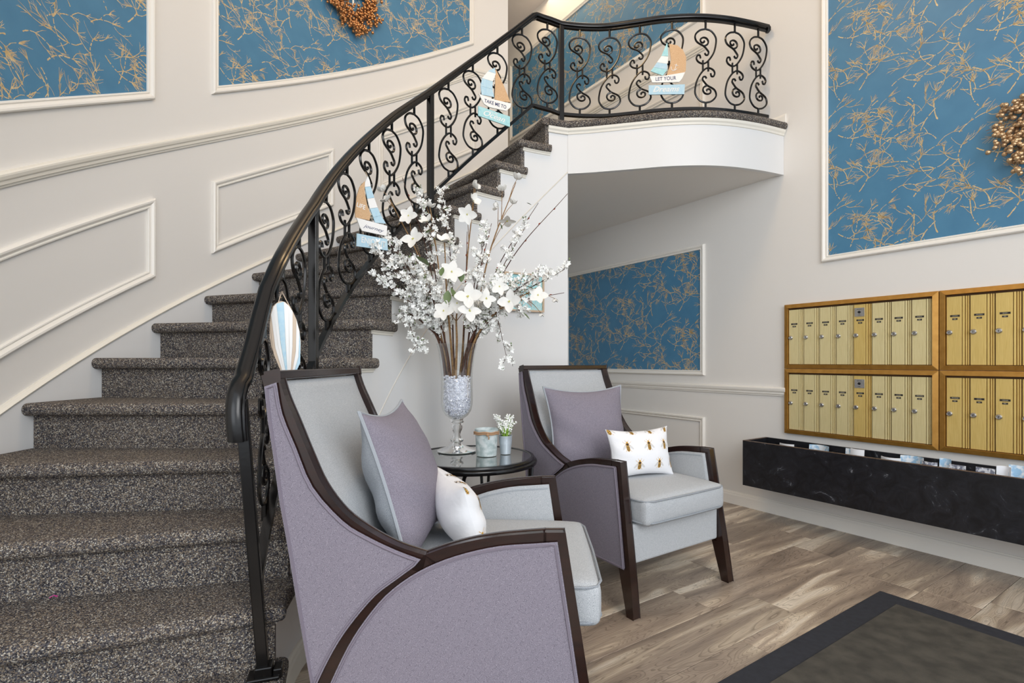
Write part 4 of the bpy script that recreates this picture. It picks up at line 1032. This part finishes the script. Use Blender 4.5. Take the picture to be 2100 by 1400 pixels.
# ------------------------------------------------------------------ mailboxes
def R3(x, y, z): return SR(x, z, y)   # local: x right, y out of the wall
def mailbox(label, a0, z0, z1, deep, variant, ndoor=8):
    Wd = .898; org = SR(a0, z0); t = thing('mailbox_unit', label, 'mailbox', org, ROT, 'gold apartment mailbox units on the wall')
    Hh = z1-z0; B = .028; f = lambda p: Vector((p.x, -p.y, p.z))
    mb = MB(); T = .034
    for cs in (((0,0),(Wd,0),(Wd-B,B),(B,B)), ((Wd,0),(Wd,Hh),(Wd-B,Hh-B),(Wd-B,B)), ((Wd,Hh),(0,Hh),(B,Hh-B),(Wd-B,Hh-B)), ((0,Hh),(0,0),(B,B),(B,Hh-B))):
        (ax, az), (bx, bz), (cx_, cz), (dx, dz) = cs; g = .0006
        V = [(ax,-.0,az),(bx,-.0,bz),(bx,-T*.75,bz),(ax,-T*.75,az),(dx,-T,dz),(cx_,-T,cz),(dx,-.008,dz),(cx_,-.008,cz)]
        V = [Vector(v) for v in V]; mb = MB() if False else mb
        mb.add(V, [(0,1,2,3),(3,2,5,4),(4,5,7,6),(0,3,4,6),(1,7,5,2)])
    mb.build('frame', M['brass'], t, False, bevel=.0012)
    mb = MB(); mb.box((B-.002, -.010, B-.002), (Wd-B+.002, -.004, Hh-B+.002)); mb.build('backing', M['groove'], t, False)
    n = 8; pw = (Wd-2*B)/n
    for k in range(ndoor):
        x0 = B+pw*k+.004; dw = pw*.645; zb, zt = B+.003, Hh-B-.012; dm = M['door2'] if (k == 4 or deep) else M['door']
        mb = MB(); mb.box((x0, -.022, zb), (x0+dw, -.008, zt)); d = mb.build('door', dm, t, False, bevel=.0015)
        mb = MB(); x = x0+dw+.0035
        for w_, y in ((.0095, -.024), (.0025, -.011), (.0055, -.021), (.0025, -.011), (.0055, -.018)):
            mb.box((x, y, zb), (x+w_, -.008, zt)); x += w_+.0007
        mb.build('fluted_divider', dm, t, False, bevel=.0008, seg=1)
        zn = Hh-.150+variant; xc = x0+dw*.56
        mb = MB(); mb.box((xc-.0215, -.0235, zn-.0055), (xc+.0215, -.0218, zn+.0055))
        rr = random.Random(k*7+int(a0*100)+int(z0*10)); x = xc-.015; L = rr.uniform(.018, .030); x = xc-L/2
        while x < xc+L/2:
            w_ = rr.uniform(.0014, .0026); mb.box((x, -.0238, zn-.0018), (x+w_, -.0234, zn+rr.uniform(.0008, .0022)), 1); x += w_+.0008
        mb.build('name_plate', [M['plate'], M['ink']], d, False)
        mb = MB(); mb.box((xc-.0115, -.0235, zn-.0225), (xc+.0115, -.0218, zn-.0130))
        x = xc-.005
        for q in range(3): mb.box((x, -.0238, zn-.020), (x+.0022, -.0234, zn-.0155), 1); x += .0036
        mb.build('number_plate', [M['plate'], M['ink']], d, False)
        zl = Hh-.243+variant*.5; xl = x0+dw*.20; lk = MB()
        lk.lathe([(.0155, .0), (.0155, .003), (.0140, .008), (.0105, .011), (.0100, .0095), (0, .0095)], (0, 0, 0), 20, f=lambda p: Vector((xl+p.x, -.022-p.z, zl+p.y)))
        lk.build('lock', M['steel'], d, False)
        ks = MB(); ks.box((xl-.0013, -.0322, zl-.006), (xl+.0013, -.0310, zl+.005)); ks.build('keyhole', M['hole'], d, False)
        if k == 4:
            mb = MB(); mb.box((x0+.006, -.0262, zt-.078), (x0+dw-.004, -.0218, zt-.022))
            xx = x0+dw/2; zz = zt-.050
            mb.lathe([(.008, 0), (.008, .003), (.005, .004), (.005, .001), (0, .001)], (0, 0, 0), 16, f=lambda p: Vector((xx+p.x, -.0262-p.z, zz+p.y)), i=1)
            for q in range(7): mb.box((xx-.014+q*.004, -.0266, zt-.034), (xx-.0115+q*.004, -.0262, zt-.031), 1)
            mb.box((xx-.008, -.0266, zz-.020), (xx+.006, -.0262, zz-.018), 1)
            mb.build('master_lock_plate', [M['steel'], M['hole']], t, False)
    return t
ML = ['upper left gold mailbox unit with eight narrow doors, above the black mail bin', 'lower left gold mailbox unit with eight narrow doors, just above the black mail bin', 'upper right gold mailbox unit cut by the picture edge', 'lower right gold mailbox unit cut by the picture edge']
mailbox(ML[0], -.012, 1.078, 1.537, False, .008); mailbox(ML[1], -.012, .612, 1.076, False, -.002)
mailbox(ML[2], .890, 1.078, 1.537, True, .000); mailbox(ML[3], .890, .612, 1.076, True, -.004)

# mail bin
bin_ = thing('mail_bin', 'long black slate look wall bin with open compartments under the mailboxes', 'bin', SR(-.167, .24), ROT)
BZ = .322; BD = .295; BL = 2.6
def bb(name, lo, hi, m=M['slate'], **k):
    mb = MB(); mb.box(lo, hi); return mb.build(name, m, bin_, False, **k)
bb('front_panel', (0, -BD, 0), (BL, -BD+.019, BZ-.003)); bb('end_panel', (0, -BD+.019, 0), (.019, -.002, BZ-.003)); bb('back_panel', (.019, -.018, .02), (BL, -.002, BZ)); bb('bottom_panel', (.019, -BD+.019, .0), (BL, -.018, .018))
bb('edge_band', (0, -BD, BZ-.003), (BL, -BD+.019, BZ), M['edge']); bb('edge_band', (0, -BD+.019, BZ-.003), (.019, -.002, BZ), M['edge'])
for x in (.235, .50, .765, 1.03, 1.295, 1.56, 1.825, 2.09, 2.355): bb('divider', (x, -BD+.019, .018), (x+.010, -.018, BZ-.03), M['slate'])
def mail(label, x, wdt, rise, m, curl, y=-.235, tilt=.10, cat='envelope'):
    mb = MB(); rows = []; n = 8
    for j in range(n+1):
        u = j/n-.5; yy = curl*(1-4*u*u)
        rows.append([Vector((x+u*wdt, y+yy, .12)), Vector((x+u*wdt+.01*tilt, y+yy+tilt*(BZ+rise-.12), BZ+rise*(1-.5*tilt*u)))])
    rows2 = [[p+Vector((0, .006, 0)) for p in reversed(r)] for r in rows]
    mb.grid([a+b for a, b in zip(rows, rows2)], 0, True, closev=True); mb.add(rows[0]+rows2[0], [(0, 1, 2, 3)]); mb.add(rows[-1]+rows2[-1], [(0, 1, 2, 3)])
    o_ = mb.build('mail_piece', m); o_.matrix_world = rootm(bin_); o_['label'] = label; o_['category'] = cat; o_['group'] = 'mail left in the black wall bin'
def xb(px):      # bin x where the front edge is seen at px
    r = (px-1050)/FPX; P = SR(-.167, 0, BD); d = Vector((.5531, -.8331, 0)); return (r*P.y-P.x)/(d.x-r*d.y)
for lab, px, wd, rise, m, curl, y, cat in (
 ('white envelope lying low in the leftmost bin compartment', 1588, .10, -.008, 'paper', -.02, -.16, 'envelope'),
 ('blue and white folded flyer in the second bin compartment', 1660, .12, .014, 'bluepaper', .03, -.20, 'flyer'),
 ('small blue flyer beside the tall torn white envelope', 1728, .035, .026, 'bluepaper', .0, -.24, 'flyer'),
 ('tall torn white envelope sticking up from the third compartment', 1747, .075, .030, 'paper', -.01, -.25, 'envelope'),
 ('flat white leaflet curving low in the fourth compartment', 1812, .10, .004, 'paper', -.03, -.22, 'leaflet'),
 ('pale blue magazine curled in the fifth compartment', 1852, .11, .020, 'bluepaper', .03, -.20, 'magazine'),
 ('white envelope with grey print next to the curled pale blue magazine', 1896, .07, .012, 'greyprint', -.015, -.25, 'envelope'),
 ('blue postcard standing behind the grey printed envelope', 1920, .05, .030, 'bluepaper', .01, -.19, 'postcard'),
 ('small white envelope with dark window print, low in its compartment', 1952, .07, .012, 'greyprint', .0, -.24, 'envelope'),
 ('white envelope with dark stamp mark in the compartment before the last', 2010, .075, .016, 'greyprint', .0, -.24, 'envelope'),
 ('curled white newsletter leaning left near the picture edge', 2048, .055, .034, 'paper', .03, -.24, 'newsletter'),
 ('bundle of blue glossy mail at the right end of the bin', 2080, .085, .045, 'bluepaper', .01, -.22, 'mail')):
    mail(lab, xb(px), wd, rise, M[m], curl, y, .10, cat)

# floor mat
mt = thing('floor_mat', 'large dark entrance mat with navy black border on the plank floor', 'mat', (1.805, 2.523, 0), ROT)
mb = MB(); mb.box((0, -2.4, .0005), (1.9, 0, .006)); mb.build('mat_border', M['mat_edge'], mt, False, bevel=.003)
mb = MB(); mb.box((.105, -2.3, .006), (1.8, -.105, .0095)); mb.build('mat_pile', M['mat_mid'], mt, False, bevel=.002)

# ------------------------------------------------------------------ signs, shell, picture, wreaths
def text(s, size, origin, ux, uz, off, m, parent, name='lettering', shear=0, align='CENTER', depth=.0008, sx=1, bold=.0):
    cu = bpy.data.curves.new(name, 'FONT'); cu.body = s; cu.size = size; cu.align_x = align; cu.align_y = 'CENTER'; cu.extrude = 0; cu.shear = shear; cu.offset = bold; cu.resolution_u = 3
    tmp = bpy.data.objects.new('tmp', cu); COL.objects.link(tmp); dg = bpy.context.evaluated_depsgraph_get()
    me = bpy.data.meshes.new_from_object(tmp.evaluated_get(dg)); bpy.data.objects.remove(tmp); bpy.data.curves.remove(cu)
    ux = Vector(ux).normalized(); uz = Vector(uz).normalized(); nn = ux.cross(uz)
    me.transform(Matrix((( ux.x*sx, uz.x, nn.x, origin.x+nn.x*off), (ux.y*sx, uz.y, nn.y, origin.y+nn.y*off), (ux.z*sx, uz.z, nn.z, origin.z+nn.z*off), (0, 0, 0, 1))))
    me.materials.clear(); me.materials.append(m)
    return link(name, me, parent)
class Board:
    """plane in the room; px polygons measured on it become real boards"""
    def __init__(s, P0, N): 
        s.N = Vector(N).normalized(); s.P0 = Vector(P0); s.U = Vector((0, 0, 1)).cross(s.N).normalized(); s.W = s.N.cross(s.U)
        if s.U.x < 0 and abs(s.U.x) > .5: pass
    def p(s, px, py):
        q = on_plane(px, py, s.P0, s.N)-s.P0; return (q.dot(s.U), q.dot(s.W))
    def f(s, u, v, w_): return s.P0+s.U*u+s.W*v+s.N*w_
    def plate(s, pts, w0, w1, name, m, parent, smoothn=0):
        q = [s.p(*a) for a in pts]; mb = MB(); mb.prism(q, s.f, w0, w1); return mb.build(name, m, parent)
    def wr(s, txt, px0, py0, px1, py1, hpx, m, parent, w_, **k):
        a = on_plane(px0, py0, s.P0, s.N); b = on_plane(px1, py1, s.P0, s.N); c = (a+b)/2; ux = (b-a).normalized(); uz = s.N.cross(ux).normalized()
        if uz.z < 0: uz = -uz
        D = c.y; size = hpx*D/FPX/.70; L = (b-a).length
        o = text(txt, size, c, ux, ux.cross(uz).cross(ux)*1.0 if False else uz, 0, m, parent, **k)
        me = o.data; xs = [(v.co-c).dot(ux) for v in me.vertices]; ext = max(xs)-min(xs)
        sc = L/ext; nn = ux.cross(uz); sg = 1 if nn.dot(s.N) > 0 else -1
        for v in me.vertices:
            d = v.co-c; v.co = c+ux*(d.dot(ux)-(max(xs)+min(xs))/2)*sc+uz*d.dot(uz)+s.N*(w_+.0004)
        return o
def stair_plane(th, dn=.085):
    t = radians(th); return pol(th, 1.69-dn), Vector((cos(t), -sin(t), 0))
# 1: LIFE / journey / ENJOY IT
def signA():
    P, N = stair_plane(19); N = (N*.75+Vector((0, -1, 0))*.6).normalized(); B = Board(P+Vector((0, 0, 1.9)), N)
    t = thing('boat_sign', 'wooden sailboat sign reading LIFE journey with ENJOY IT plank, hung beside the bouquet', 'sign', B.f(*B.p(757, 363), 0), 0, 'sailboat signs hung on the railing')
    B.plate([(747, 372), (737, 383), (730, 405), (727, 430), (728, 446), (757, 452), (759, 440), (752, 420), (747, 395)], 0, .006, 'cork_sail', M['cork'], t)
    B.plate([(753, 362), (747, 376), (747, 384), (759, 383), (757, 372)], .003, .009, 'white_sail_board', M['signwhite'], t)
    B.plate([(747, 384.4), (759, 383.4), (766, 406), (752, 408)], .003, .009, 'blue_sail_board', M['skyblue'], t)
    B.plate([(752, 408.4), (766, 406.4), (773, 426), (757, 428)], .003, .009, 'white_sail_board', M['signwhite'], t)
    B.plate([(757, 428.4), (773, 426.4), (780, 442), (764, 446)], .003, .009, 'blue_sail_board', M['skyblue'], t)
    B.plate([(764, 446.4), (780, 442.4), (790, 459), (768, 457)], .003, .009, 'blue_sail_board', M['skyblue'], t)
    B.plate([(729, 447), (792, 464), (791, 482), (788, 484), (741, 474), (736, 466)], .004, .012, 'hull', M['signwhite'], t)
    B.plate([(731, 479), (793, 491), (794, 514), (730, 505)], .0, .008, 'plank', M['skyblue'], t)
    B.wr('LIFE', 731, 420, 748, 427, 9, M['signwhite'], t, .0065, bold=.0004)
    B.wr('journey', 743, 463, 785, 475, 7, M['navy'], t, .0125, shear=.5)
    B.wr('ENJOY IT', 740, 492, 789, 503, 12, M['signwhite'], t, .0085, bold=.0004)
    a = on_plane(755, 363, B.P0, N); mb = MB(); mb.tube([a, a+Vector((0, 0, .035))+N*-.03, a+Vector((.0, 0, .04))-N*.045, a], .0012, 5)
    for px in (744, 777): 
        q = on_plane(px, 476 if px < 760 else 483, B.P0, N); mb.tube([q+N*.004, q+N*.004-Vector((0, 0, .02))], .0014, 5)
    mb.build('hanging_cord', M['tan'], t)
signA()
def signB():
    P, N = stair_plane(55.5); N = (N*.8+Vector((0, -1, 0))*.5).normalized(); B = Board(P+Vector((0, 0, 3)), N)
    t = thing('boat_sign', 'wooden sailboat sign reading TAKE ME TO THE OCEAN, hung on the upper stair railing', 'sign', B.f(*B.p(1014, 142), 0), 0, 'sailboat signs hung on the railing')
    for pts, m in (([(1014, 140), (1016, 152), (1000, 147)], 'skyblue'), ([(1000, 147.3), (1016, 152.3), (1010, 168), (988, 161)], 'signwhite'), ([(988, 161.3), (1010, 168.3), (1009, 184), (985, 177)], 'skyblue'), ([(985, 177.3), (1009, 184.3), (1013, 200), (987, 195)], 'skyblue')):
        B.plate(pts, .002, .008, 'sail_board', M[m], t)
    B.plate([(1016, 142), (1014, 204), (1024, 208), (1046, 210), (1032, 175)], 0, .006, 'cork_sail', M['cork'], t)
    B.plate([(981, 194), (1014, 206), (1047, 214), (1046, 221), (1037, 229), (1002, 221), (992, 215)], .004, .012, 'hull', M['signwhite'], t)
    B.plate([(980, 218), (1045, 240), (1045, 261), (980, 238)], .0, .008, 'plank', M['aqua'], t)
    B.wr('TAKE ME TO', 992, 208, 1037, 222, 7.0, M['navy'], t, .0125, bold=.0004)
    B.wr('THE', 1003, 231, 1020, 236, 4, M['signwhite'], t, .0085)
    B.wr('Ocean', 991, 232, 1035, 248, 11, M['signwhite'], t, .0085, shear=.4, bold=.0004)
    a = on_plane(1014, 141, B.P0, N); mb = MB(); mb.tube([a, a+Vector((0, 0, .03))-N*.03, a], .0012, 5)
    for px, py in ((996, 219), (1031, 229)):
        q = on_plane(px, py, B.P0, N); mb.tube([q+N*.004, q+N*.004-Vector((0, 0, .035))], .0014, 5)
    mb.build('hanging_cord', M['tan'], t)
signB()
def signC():
    P = Vector((1.12, 3.66, 3.2)); N = Vector((-.1, -1, 0)).normalized(); B = Board(P, N)
    t = thing('boat_sign', 'wooden sailboat sign reading LET YOUR Dreams, hung on the landing railing', 'sign', B.f(*B.p(1374, 82), 0), 0, 'sailboat signs hung on the railing')
    for pts, m in (([(1368, 88), (1370, 116), (1356, 116)], 'aqua'), ([(1356, 116.3), (1370, 117), (1368, 132), (1347, 129)], 'signwhite'), ([(1347, 129.3), (1368, 132.3), (1368, 144), (1340, 139)], 'skyblue'), ([(1340, 139.3), (1368, 144.3), (1359, 156), (1334, 147)], 'aqua')):
        B.plate(pts, .002, .008, 'sail_board', M[m], t)
    B.plate([(1372, 91), (1389, 94), (1400, 103), (1407, 118), (1406, 145), (1403, 152), (1366, 157), (1371, 143), (1376, 125)], 0, .006, 'cork_sail', M['cork'], t)
    B.plate([(1332, 158), (1362, 157), (1404, 150), (1398, 163), (1392, 170), (1337, 171)], .004, .012, 'hull', M['signwhite'], t)
    B.plate([(1330, 176), (1404, 174), (1403, 194), (1330, 195)], .0, .008, 'plank', M['skyblue'], t)
    B.wr('LET YOUR', 1344, 164.5, 1386, 162, 7.5, M['navy'], t, .0125, bold=.0003)
    B.wr('Dreams', 1339, 185, 1393, 183.5, 11, M['signwhite'], t, .0085, shear=.4, bold=.0004)
    # anchor
    mb = MB(); g = lambda x, y: B.f(*B.p(x, y), .0072)
    mb.tube([g(1387, 132), g(1383, 145)], .0022, 5); mb.tube(cr([g(1376, 138), g(1377, 144), g(1382, 145.5), g(1388, 142)], 4), .0022, 5); mb.tube([g(1383, 134), g(1390, 136)], .0018, 5)
    mb.build('white_anchor', M['signwhite'], t)
    a = on_plane(1373, 90, B.P0, N); mb = MB(); mb.tube([a, a+Vector((0, 0, .035))-N*.03, a], .0012, 5)
    for px in (1346, 1386):
        q = on_plane(px, 170, B.P0, N); mb.tube([q+N*.004, q+N*.004-Vector((0, 0, .03))], .0014, 5)
    mb.build('hanging_cord', M['tan'], t)
signC()
def shell():
    N = Vector((.45, -1, 0)).normalized(); P = Vector((-.80, 1.90, 1.2)); P = at(585, 690, 1.755); B = Board(P, N)
    t = thing('shell_ornament', 'blue and white striped wooden shell ornament hung on the lower railing', 'ornament', B.f(*B.p(584, 618), 0))
    top = [(566, 622), (572, 618.5), (578, 617.5), (584, 618), (590, 623), (597, 632), (604, 644), (611, 660), (615, 680)]
    out = [(559, 629), (566, 622), (572, 618.5), (578, 617.5), (584, 619), (592, 626), (600, 638), (608, 655), (614, 678), (617, 700), (616, 725), (611, 742), (604, 752), (603, 772), (579, 772), (575, 752), (566, 735), (557, 712), (553, 690), (553, 665), (555, 644)]
    B.plate(out, 0, .004, 'shell_back', M['tan'], t)
    # fan of strips from the foot to the rim
    foot = [(580, 771), (584, 771), (588, 771), (592, 771), (596, 771), (599, 771), (602, 771)]
    rim_l = [(554, 668), (556, 645), (561, 629), (567, 623), (582, 619), (592, 627), (600, 639), (608, 656), (614, 680), (616, 705)]
    cols = ['tan', 'signwhite', 'signwhite', 'skyblue', 'signwhite', 'signwhite', 'tan', 'signwhite', 'skyblue']
    nf = len(rim_l)-1; fx_ = [579.5+(603-579.5)*k/nf for k in range(nf+1)]
    for k in range(nf):
        a, b = rim_l[k], rim_l[k+1]; bow = lambda x: x
        ml = ((a[0]+fx_[k])/2-6+12*k/nf, (a[1]+771)/2+6); mr = ((b[0]+fx_[k+1])/2-6+12*(k+1)/nf, (b[1]+771)/2+6)
        B.plate([a, b, mr, (fx_[k+1], 771), (fx_[k]+.15, 771), (ml[0]+.4, ml[1])], .004, .007+.0015*(k % 2), 'shell_strip', M[cols[k]], t)
    a = B.f(*B.p(570, 622), .004); b = B.f(*B.p(578, 597), -.01); c_ = B.f(*B.p(598, 636), .004)
    mb = MB(); mb.tube([a, a+(b-a)*.6, b, b+(c_-b)*.3, c_], .0013, 5); mb.build('hanging_cord', M['tan'], t)
shell()
def picture():
    th = 61; P = pol(th, RF(th)-.014, 1.55); t_ = radians(th); N = Vector((cos(t_), -sin(t_), 0)); B = Board(P, N)
    t = thing('framed_picture', 'small framed beach picture with aqua ground hung behind the bouquet', 'picture', P)
    a = B.p(1033, 556); b = B.p(1116, 566); c_ = B.p(1110, 643); d = B.p(1030, 634)
    u0, u1 = (a[0]+d[0])/2, (b[0]+c_[0])/2; v1, v0 = (a[1]+b[1])/2, (c_[1]+d[1])/2
    F = .012
    for nm, q in (('frame_top', ((u0, v1-F), (u1, v1))), ('frame_bottom', ((u0, v0), (u1, v0+F))), ('frame_left', ((u0, v0+F), (u0+F, v1-F))), ('frame_right', ((u1-F, v0+F), (u1, v1-F)))):
        mb = MB(); (ua, va), (ub, vb) = q; mb.prism([(ua, va), (ub, va), (ub, vb), (ua, vb)], B.f, .0, .022); mb.build('frame_bar', M['pine'], t)
    mb = MB(); mb.prism([(u0+F, v0+F), (u1-F, v0+F), (u1-F, v1-F), (u0+F, v1-F)], B.f, .002, .010); mb.build('print', M['aqua'], t)
    W_, H_ = u1-u0, v1-v0; mb = MB()
    for pl, i in (([(.52, .28), (.70, .45), (.70, .12)], 1), ([(.34, .30), (.44, .36), (.46, .24)], 1)):
        mb.prism([(u0+x*W_, v0+y*H_) for x, y in pl], B.f, .010, .011, i)
    for k in range(7):
        x0 = u0+W_*(.74+.028*k); mb.tube(cr([B.f(x0, v0+F+.002, .0112), B.f(x0+.006*(k-3), v0+H_*.2, .0112), B.f(x0+.010*(k-3), v0+H_*(.32-.02*abs(k-3)), .0112)], 3), .0012, 4, 0)
    for cx_, cy_ in ((.18, .78), (.27, .66)):
        mb.tube([B.f(u0+W_*cx_+.014*cos(q*.6), v0+H_*cy_+.014*sin(q*.6), .0112) for q in range(10)], .0012, 4, 0)
    for k in range(3): mb.tube([B.f(u0+W_*(.1+.05*k), v0+H_*(.6-.03*k), .0112), B.f(u0+W_*(.75-.06*k), v0+H_*(.60-.03*k), .0112)], .001, 4, 0)
    mb.build('print_motif', [M['signwhite'], M['taupe']], t)
picture()
def wreath(label, surf, a, z, R0, m, seed, rb, nb):
    r = random.Random(seed); t = thing('berry_wreath', label, 'wreath', surf(a, z, .04), 0, 'gold berry wreaths on the wallpaper')
    mb = MB(); P = [surf(a+R0*cos(2*pi*k/40), z+R0*sin(2*pi*k/40), .03) for k in range(40)]; mb.tube(P, .010, 6, closed=True)
    be = MB()
    for s in range(nb//6):
        ph = 2*pi*s/(nb//6)+r.uniform(-.1, .1); Rm = R0+r.uniform(-.03, .02)
        lobe = 1+.28*cos(5*ph+seed)
        out_ = r.uniform(.04, .115)*lobe*(1 if r.random() < .72 else -.55); tw = r.uniform(.3, .9)
        b = surf(a+Rm*cos(ph), z+Rm*sin(ph), .03)
        e_a, e_z = a+(Rm+out_)*cos(ph+tw*abs(out_)/R0*.6), z+(Rm+out_)*sin(ph+tw*abs(out_)/R0*.6); dep = r.uniform(.03, .085); e = surf(e_a, e_z, dep)
        mb.tube([b, b.lerp(e, .6)+Vector((0, 0, .004)), e], .0014, 4)
        for q in range(6):
            fq = r.uniform(.25, 1.05); c = b.lerp(e, fq); o_ = surf(a+r.uniform(-1, 1)*.024, z+r.uniform(-1, 1)*.024, r.uniform(-.012, .018))-surf(a, z, 0)
            c = c+o_; be.ball(c, rb*r.uniform(.8, 1.1), 8, 6); mb.tube([b.lerp(e, fq*.8), c], .0008, 4)
    mb.build('wire_ring', M['wire'], t); be.build('berries', M[m], t, kind='stuff')
    return t
a_w1 = aw(42.0); w1 = wreath('copper gold berry wreath on the blue wallpaper above the stairs', SL, a_w1, 3.985, .150, 'berry', 3, .0115, 720)
mb = MB(); 
for (x0, z0, x1, z1, w_) in ((.0, .5, .002, .05, .020), (.004, .07, -.02, .03, .014), (.004, .06, .004, -.075, .014)):
    V = [SL(a_w1+x0-w_/2, 3.985+z0, .05), SL(a_w1+x0+w_/2, 3.985+z0, .05), SL(a_w1+x1+w_/2, 3.985+z1, .056), SL(a_w1+x1-w_/2, 3.985+z1, .056)]
    mb.add(V+[v+(SL(a_w1, 0, .002)-SL(a_w1, 0, 0)) for v in V], [(0, 1, 2, 3), (7, 6, 5, 4), (0, 4, 5, 1), (1, 5, 6, 2), (2, 6, 7, 3), (3, 7, 4, 0)])
mb.build('ribbon', M['ribbon'], w1)
wreath('champagne gold berry wreath at the right picture edge on blue wallpaper', SR, 1.375, 2.32, .16, 'berry2', 5, .0125, 600)
# pink fluff
mb = MB(); c = at(110, 1224, 1.02); c.z = 2*RISE+.004
c = Vector((-.895*1.63/1.055*1.0, 0, 0)); zf = 2*RISE+.002; D = (H-zf)*FPX/(1224-HY); c = Vector(((110-1050)/FPX*D, D, zf))
rn = random.Random(9)
for k in range(9):
    a = rn.uniform(-.5, .7); mb.tube([c-Vector((cos(a), sin(a), 0))*.010, c+Vector((0, 0, .006)), c+Vector((cos(a+.3), sin(a+.3), .2))*.012], .0011, 4)
o = mb.build('lint_tuft', M['pink']); o['label'] = 'tiny bright pink lint tuft on a lower stair tread'; o['category'] = 'lint'
